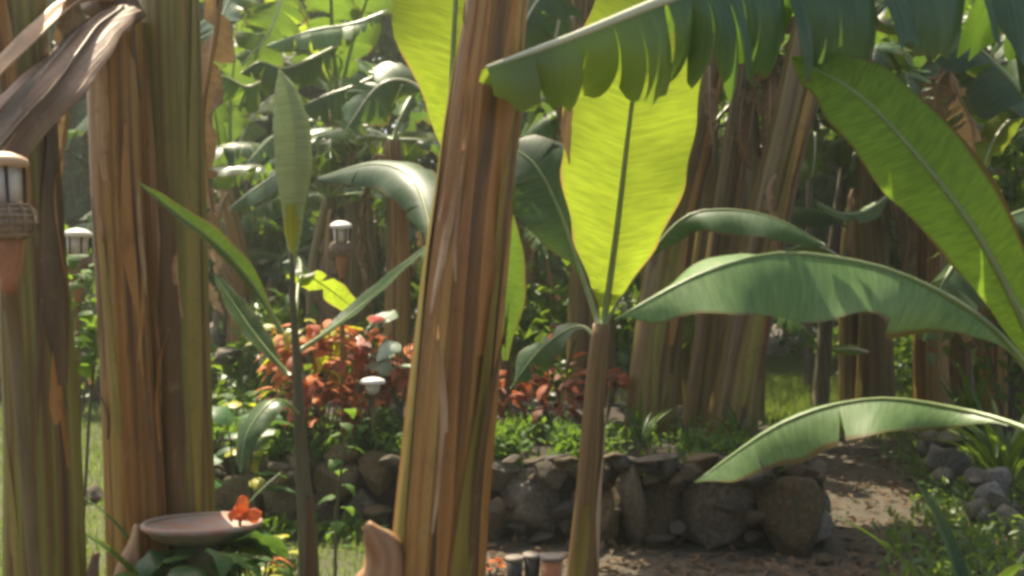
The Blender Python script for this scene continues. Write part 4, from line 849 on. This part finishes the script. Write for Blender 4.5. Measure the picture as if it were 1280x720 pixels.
# loose rocks at the right edge of the path
GR = 'pale grey rocks edging the path at right'
for i, (px, py, Y, s_) in enumerate(((1165, 552, 7.6, .14), (1188, 548, 7.5, .16), (1172, 572, 7.3, .15), (1196, 580, 7.2, .14), (1180, 592, 7.1, .11), (1152, 560, 7.6, .09), (1228, 598, 6.5, .12), (1246, 600, 6.4, .13), (1238, 618, 6.3, .14), (1250, 635, 6.2, .14), (1240, 655, 6.1, .15), (1222, 640, 6.2, .1), (1262, 660, 6.0, .16), (1290, 670, 5.9, .17))):
    p = P(px, py, Y); z = max(.02, min(p.z, .35)); s_ *= .85
    o = place('rock', SG[i % 8], None, (p.x, p.y, z), (sr.uniform(0, 6), sr.uniform(0, .5), sr.uniform(0, 6)), (s_, s_, s_*.75))
    tag(o, 'pale grey rock edging the path, ' + ('left one on top of the upper heap', 'highest one of the upper heap', 'middle one of the upper heap', 'lower right one of the upper heap', 'lowest one of the upper heap', 'small one at the left of the upper heap', 'left one on top of the lower pile', 'right one on top of the lower pile',
        'second from the top in the lower pile', 'right-hand one halfway down the lower pile', 'near the foot of the lower pile', 'small one at the left of the lower pile', 'big one at the foot of the lower pile', 'biggest one at the very edge, below the lower pile')[i], 'rock', GR)
for i, (px, py, s_, lb) in enumerate(((112, 628, .12, 'small pinkish stone on the lawn between the two left stems'), (1030, 705, .06, 'small stone on the bare path near the corner of the wall'), (690, 712, .06, 'round tan stone on the ground left of the broad-leaved young plant'), (284, 440, .17, 'stone standing in for sunlit pinkish earth behind the left end of the bed'))):  # the last rock is made up for a patch of sunlit earth
    Y = EYE*FPX/(py-360) if py > 500 else 9.5
    o = place('rock', SM[i], None, (PX(px, Y), Y, s_*.4 if py > 500 else .85), (0, 0, i), (s_, s_, s_*.6)); tag(o, lb, 'rock')

def pick_side():
    while 1:
        y = rf.uniform(4.6, 9.5); x = rf.gauss(.47*y, .05*y)
        if x > .39*y+.2*math.sin(y*2): return x, y, gz(x, y)+rf.uniform(0, .22)*rf.random()
tag(leaflets(3600, pick_side, .075, rf, .9, .4).build('side_weeds', M['wood_leaf']), 'dim green weeds round the grey rocks at the right edge of the path', 'weeds', kind='stuff')
# leaf litter and fallen leaves
def pick_litter():
    while 1:
        y = 4.2+abs(rf.gauss(0, 4)); x = rf.uniform(-.1, .62)*y
        if -2 < x < 1.75 and wall_y(x)-.1 < y < 9: continue
        return x, y, gz(x, y)+.012
tag(leaflets(4200, pick_litter, .07, rf, .25, .4).build('leaf_litter', M['litter']), 'dry brown leaf litter scattered over the bare earth', 'leaf litter', kind='stuff')

tw = MB()
for k in range(160):
    x, y, z = pick_litter(); a = rf.uniform(0, 6.28); l = rf.uniform(.06, .22); d = Vector((math.cos(a)*l, math.sin(a)*l, rf.uniform(0, .02)))
    tw.tube([Vector((x, y, z)), Vector((x, y, z+.012))+d*.5, Vector((x, y, z))+d], rf.uniform(.002, .005), 4, False)
tag(tw.build('twigs', M['bark']), 'small dry twigs strewn over the bare earth', 'twigs', kind='stuff')
# ------------------------------------------------------------------ torches
def torch(base, top, label, r=.07, capm='cap'):
    """bamboo garden torch: pole, orange cone, wicker basket, caged lamp glass, wooden cap"""
    t = thing('garden_torch', label, 'garden torch', base, 'wicker garden torches')
    ax = (top-base).normalized(); q = Vector((0, 0, 1)).rotation_difference(ax).to_matrix().to_4x4(); H = (top-base).length
    def lat(name, prof, mat, par, sides=24):
        m = MB(); m.lathe([(a*r, H+b*r) for a, b in prof], Vector((0, 0, 0)), sides, q); m.v = [tuple(Vector(v)+base) for v in m.v]; return m.build(name, M[mat], par)
    m = MB(); m.tube([base+ax*k*(H-4.6*r)/8 for k in range(9)], lambda s: .014+.002*math.cos(s*50), 10); m.build('pole', M['bamboo'], t)
    lat('holder', [(.25, -5.2), (.32, -4.6), (.5, -3.6), (.62, -3.1), (.5, -3.08)], 'holder', t)
    bk = lat('basket', [(.6, -3.15), (.95, -2.9), (1.08, -2.5), (.98, -2.1), (.84, -1.85), (.8, -1.9)], 'wicker', t)
    for k, (rr, zz) in enumerate(((.9, -2.98), (1.02, -2.78), (1.1, -2.55), (1.07, -2.3), (.98, -2.08), (.87, -1.88))):
        lat('weave_band', [(rr, zz-.07), (rr+.08, zz), (rr, zz+.07), (rr-.05, zz)], 'wicker', bk)
    for k in range(14):
        a = 2*math.pi*k/14; mm = MB(); mm.tube([q@Vector((math.cos(a)*x*r, math.sin(a)*x*r, H+z*r))+base for x, z in ((.7, -3.1), (1.07, -2.85), (1.2, -2.5), (1.09, -2.1), (.92, -1.85))], .0035, 5); mm.build('cane', M['wicker'], bk)
    lat('lamp_glass', [(.62, -1.9), (.72, -1.2), (.78, -.45), (.6, -.45)], 'glass', t)
    for k in range(6):
        a = 2*math.pi*k/6+.2; mm = MB(); mm.tube([q@Vector((math.cos(a)*x*r, math.sin(a)*x*r, H+z*r))+base for x, z in ((.8, -1.9), (.82, -1.2), (.86, -.4))], .0045, 6); mm.build('cage_bar', M['iron'], t)
    lat('cap', [(.6, -.5), (.98, -.42), (1.06, -.28), (1.0, -.1), (.8, .02), (.5, .16), (.1, .22)], capm, t)
    return t
torch(Vector((PX(70, 2.6), 2.62, 0)), P(-2, 197, 2.6), 'nearest wicker garden torch, at the far left, with whitish glass and a wooden cap')
torch(Vector((PX(430, 6.4), 6.4, BZ)), P(426, 279, 6.15), 'garden torch with sun glare painted white on its cap and an orange cone, standing among the crotons', .066, 'lampcap')  # white cap colour stands in for sun glare on the wooden cap
torch(Vector((PX(98, 5.0), 5.0, 0)), P(97, 289, 4.95), 'garden torch with its cap painted sunlit white, half hidden between the two left banana stems', .068, 'lampcap')  # cap whitened in colour as if overexposed by the sun
# mushroom lamp
c = P(466, 475, 6.15); lp = thing('garden_lamp', 'small mushroom-shaped garden lamp with a white cap in front of the maroon croton', 'garden lamp', (c.x, c.y, BZ))
m = MB(); m.lathe([(.078, -.022), (.08, -.012), (.07, .004), (.04, .014), (.01, .018)], c); m.build('lamp_cap', M['lampcap'], lp)
m = MB(); m.lathe([(.025, -.09), (.042, -.07), (.05, -.022), (.04, -.022)], c); m.build('lamp_glass', M['glass'], lp)
m = MB(); m.tube([Vector((c.x, c.y, BZ-.02)), c-Vector((0, 0, .2)), c-Vector((0, 0, .1))], .014, 8); m.build('post', M['bamboo'], lp)
# birdbath
c = P(252, 655, 3.8); bb = thing('birdbath', 'shallow clay birdbath with a grey and red rim below the striped stems', 'birdbath', (c.x, c.y, 0))
m = MB(); m.lathe([(.06, -.078), (.13, -.066), (.185, -.04), (.214, -.010), (.222, 0), (.218, .008), (.205, .004), (.17, -.022), (.10, -.04), (.02, -.044)], c, 40); m.build('bowl', M['clay_pale'], bb)
m = MB(); m.lathe([(.214, -.014), (.2265, -.006), (.227, .006), (.220, .0125), (.21, .009), (.206, .0)], c, 40); m.build('rim', M['clay'], bb)
m = MB(); m.lathe([(.0, -.024), (.165, -.0239)], c, 32); m.build('water', M['water'], bb)
m = MB(); m.lathe([(.14, -.01), (.13, .04), (.07, .08), (.05, .2), (.045, .32), (.06, .42), (.075, c.z-.075)], Vector((c.x, c.y, 0)), 24); m.build('pedestal', M['clay_pale'], bb)
bb.rotation_euler = (R(-4), 0, 0); bb.location.y -= .03
# orange flower
f0 = P(300, 650, 3.72); fp = thing('orange_flower', 'bright orange flower with folded petals at the birdbath\'s right edge', 'flower', (f0.x, f0.y, 0))
m = MB(); m.tube([Vector((f0.x+.05, f0.y+.02, 0)), f0-Vector((.0, 0, .3)), f0], .006, 6); m.build('stem', M['cover'], fp)
for i, (a, e, L) in enumerate(((1.3, 1.2, .105), (2.2, .95, .07), (.25, .25, .085), (-.3, .15, .08), (-1.5, .5, .06), (2.9, .3, .05))):
    d = Vector((math.cos(a)*math.cos(e), math.sin(a)*math.cos(e)*.5, math.sin(e))); mid = [f0, f0+d*L*.5+Vector((0, 0, .01)), f0+d*L-Vector((0, 0, .008))]
    b, _, _ = blade_geo(mid, [(0, .006), (.5, .027), (.85, .02), (1, .004)], Vector((.2, -1, .4)), a0=(.4, .4), droop=(.9, .9), seed=i, n=8, m=3, wav=.3); b.build('petal', M['petal'], fp)
# yellowing leaf plant by the flower
shrub('yellowing_plant', 'low plant with yellow and orange leaves right of the birdbath', 'plant', Vector((PX(322, 3.95), 3.95, 0)), .50, .1, 10, [HL['cro_yellow'], CL['cro_orange']], 18, None, 3, .6)
# small pots on the ground
def pot(px, py, r, h, label, body, rim):
    Y = EYE*FPX/(py-360); x = PX(px, Y); t = thing('plant_pot', label, 'pot', (x, Y, gz(x, Y)), 'small pots by the young banana plant')
    m = MB(); m.lathe([(r*.72, 0), (r, h), (r*.9, h), (r*.85, h*.8)], t.location, 20); m.build('body', M[body], t)
    m = MB(); m.lathe([(r*1.02, h-.014), (r*1.1, h-.01), (r*1.1, h+.006), (r*.92, h+.006)], t.location, 20); m.build('rim', M[rim], t)
    m = MB(); m.lathe([(.001, h*.82), (r*.86, h*.821)], t.location, 16); m.build('soil', M['soil'], t)
pot(643, 745, .042, .18, 'small black plant pot with a pale rim, left of its twin', 'pot', 'potrim'); pot(665, 742, .042, .185, 'small black plant pot with a pale rim, right of its twin', 'pot', 'potrim'); pot(690, 745, .055, .19, 'small tan clay pot nearest the young banana stem', 'terra', 'potrim')
shrub('red_leaved_seedling', 'red-leaved seedling on the ground left of the small pots', 'plant', Vector((PX(616, 4.9), 4.9, 0)), .16, .07, 10, [CL['cro_red'], CL['cro_orange']], 19, None, 3, .6)
# dry sheaths lying about the foot of the left stems
for i, (pth, mt, lb) in enumerate((([P(60, 820, 3.2), P(100, 760, 3.15), P(120, 690, 3.2)], 'sh_dark', 'dark dry sheath leaning on the foot of the thick olive stem'), ([P(140, 760, 3.7), P(160, 700, 3.72), P(170, 655, 3.8)], 'sh_tan', 'pale dry sheath standing against the foot of the cut reddish stem'), ([P(215, 790, 3.8), P(190, 740, 3.8), P(172, 690, 3.84)], 'sh_dark', 'brown dry sheath standing between the cut stem and the birdbath'))):
    tag(solid(trough(pth, [(0, .04), (.5, .045), (1, .012)], i+7, .6).build('dry_sheath', M[mt]), .005), lb, 'dry sheath')

# ------------------------------------------------------------------ air
m = MB(); x0, x1, y0, y1, z0, z1 = -160, 160, -65, 205, -1.2, 16.5
m.v = [(x0, y0, z0), (x1, y0, z0), (x1, y1, z0), (x0, y1, z0), (x0, y0, z1), (x1, y0, z1), (x1, y1, z1), (x0, y1, z1)]
m.f = [(3, 2, 1, 0), (4, 5, 6, 7), (0, 1, 5, 4), (1, 2, 6, 5), (2, 3, 7, 6), (3, 0, 4, 7)]
hm = bpy.data.materials.new('added_veil_haze'); hm.use_nodes = True; ht = hm.node_tree; ht.nodes.remove(ht.nodes['Principled BSDF'])
pv = ht.nodes.new('ShaderNodeVolumePrincipled'); pv.inputs['Density'].default_value = HAZE; pv.inputs['Color'].default_value = (.91, .97, .87, 1); pv.inputs['Anisotropy'].default_value = .3
ht.links.new(pv.outputs[0], ht.nodes['Material Output'].inputs['Volume'])
tag(m.build('haze', hm, smooth=False), 'thin haze added through the grove to veil and lift its dark back', 'haze', kind='stuff')  # haze put in to lift dark background tones like veiling glare
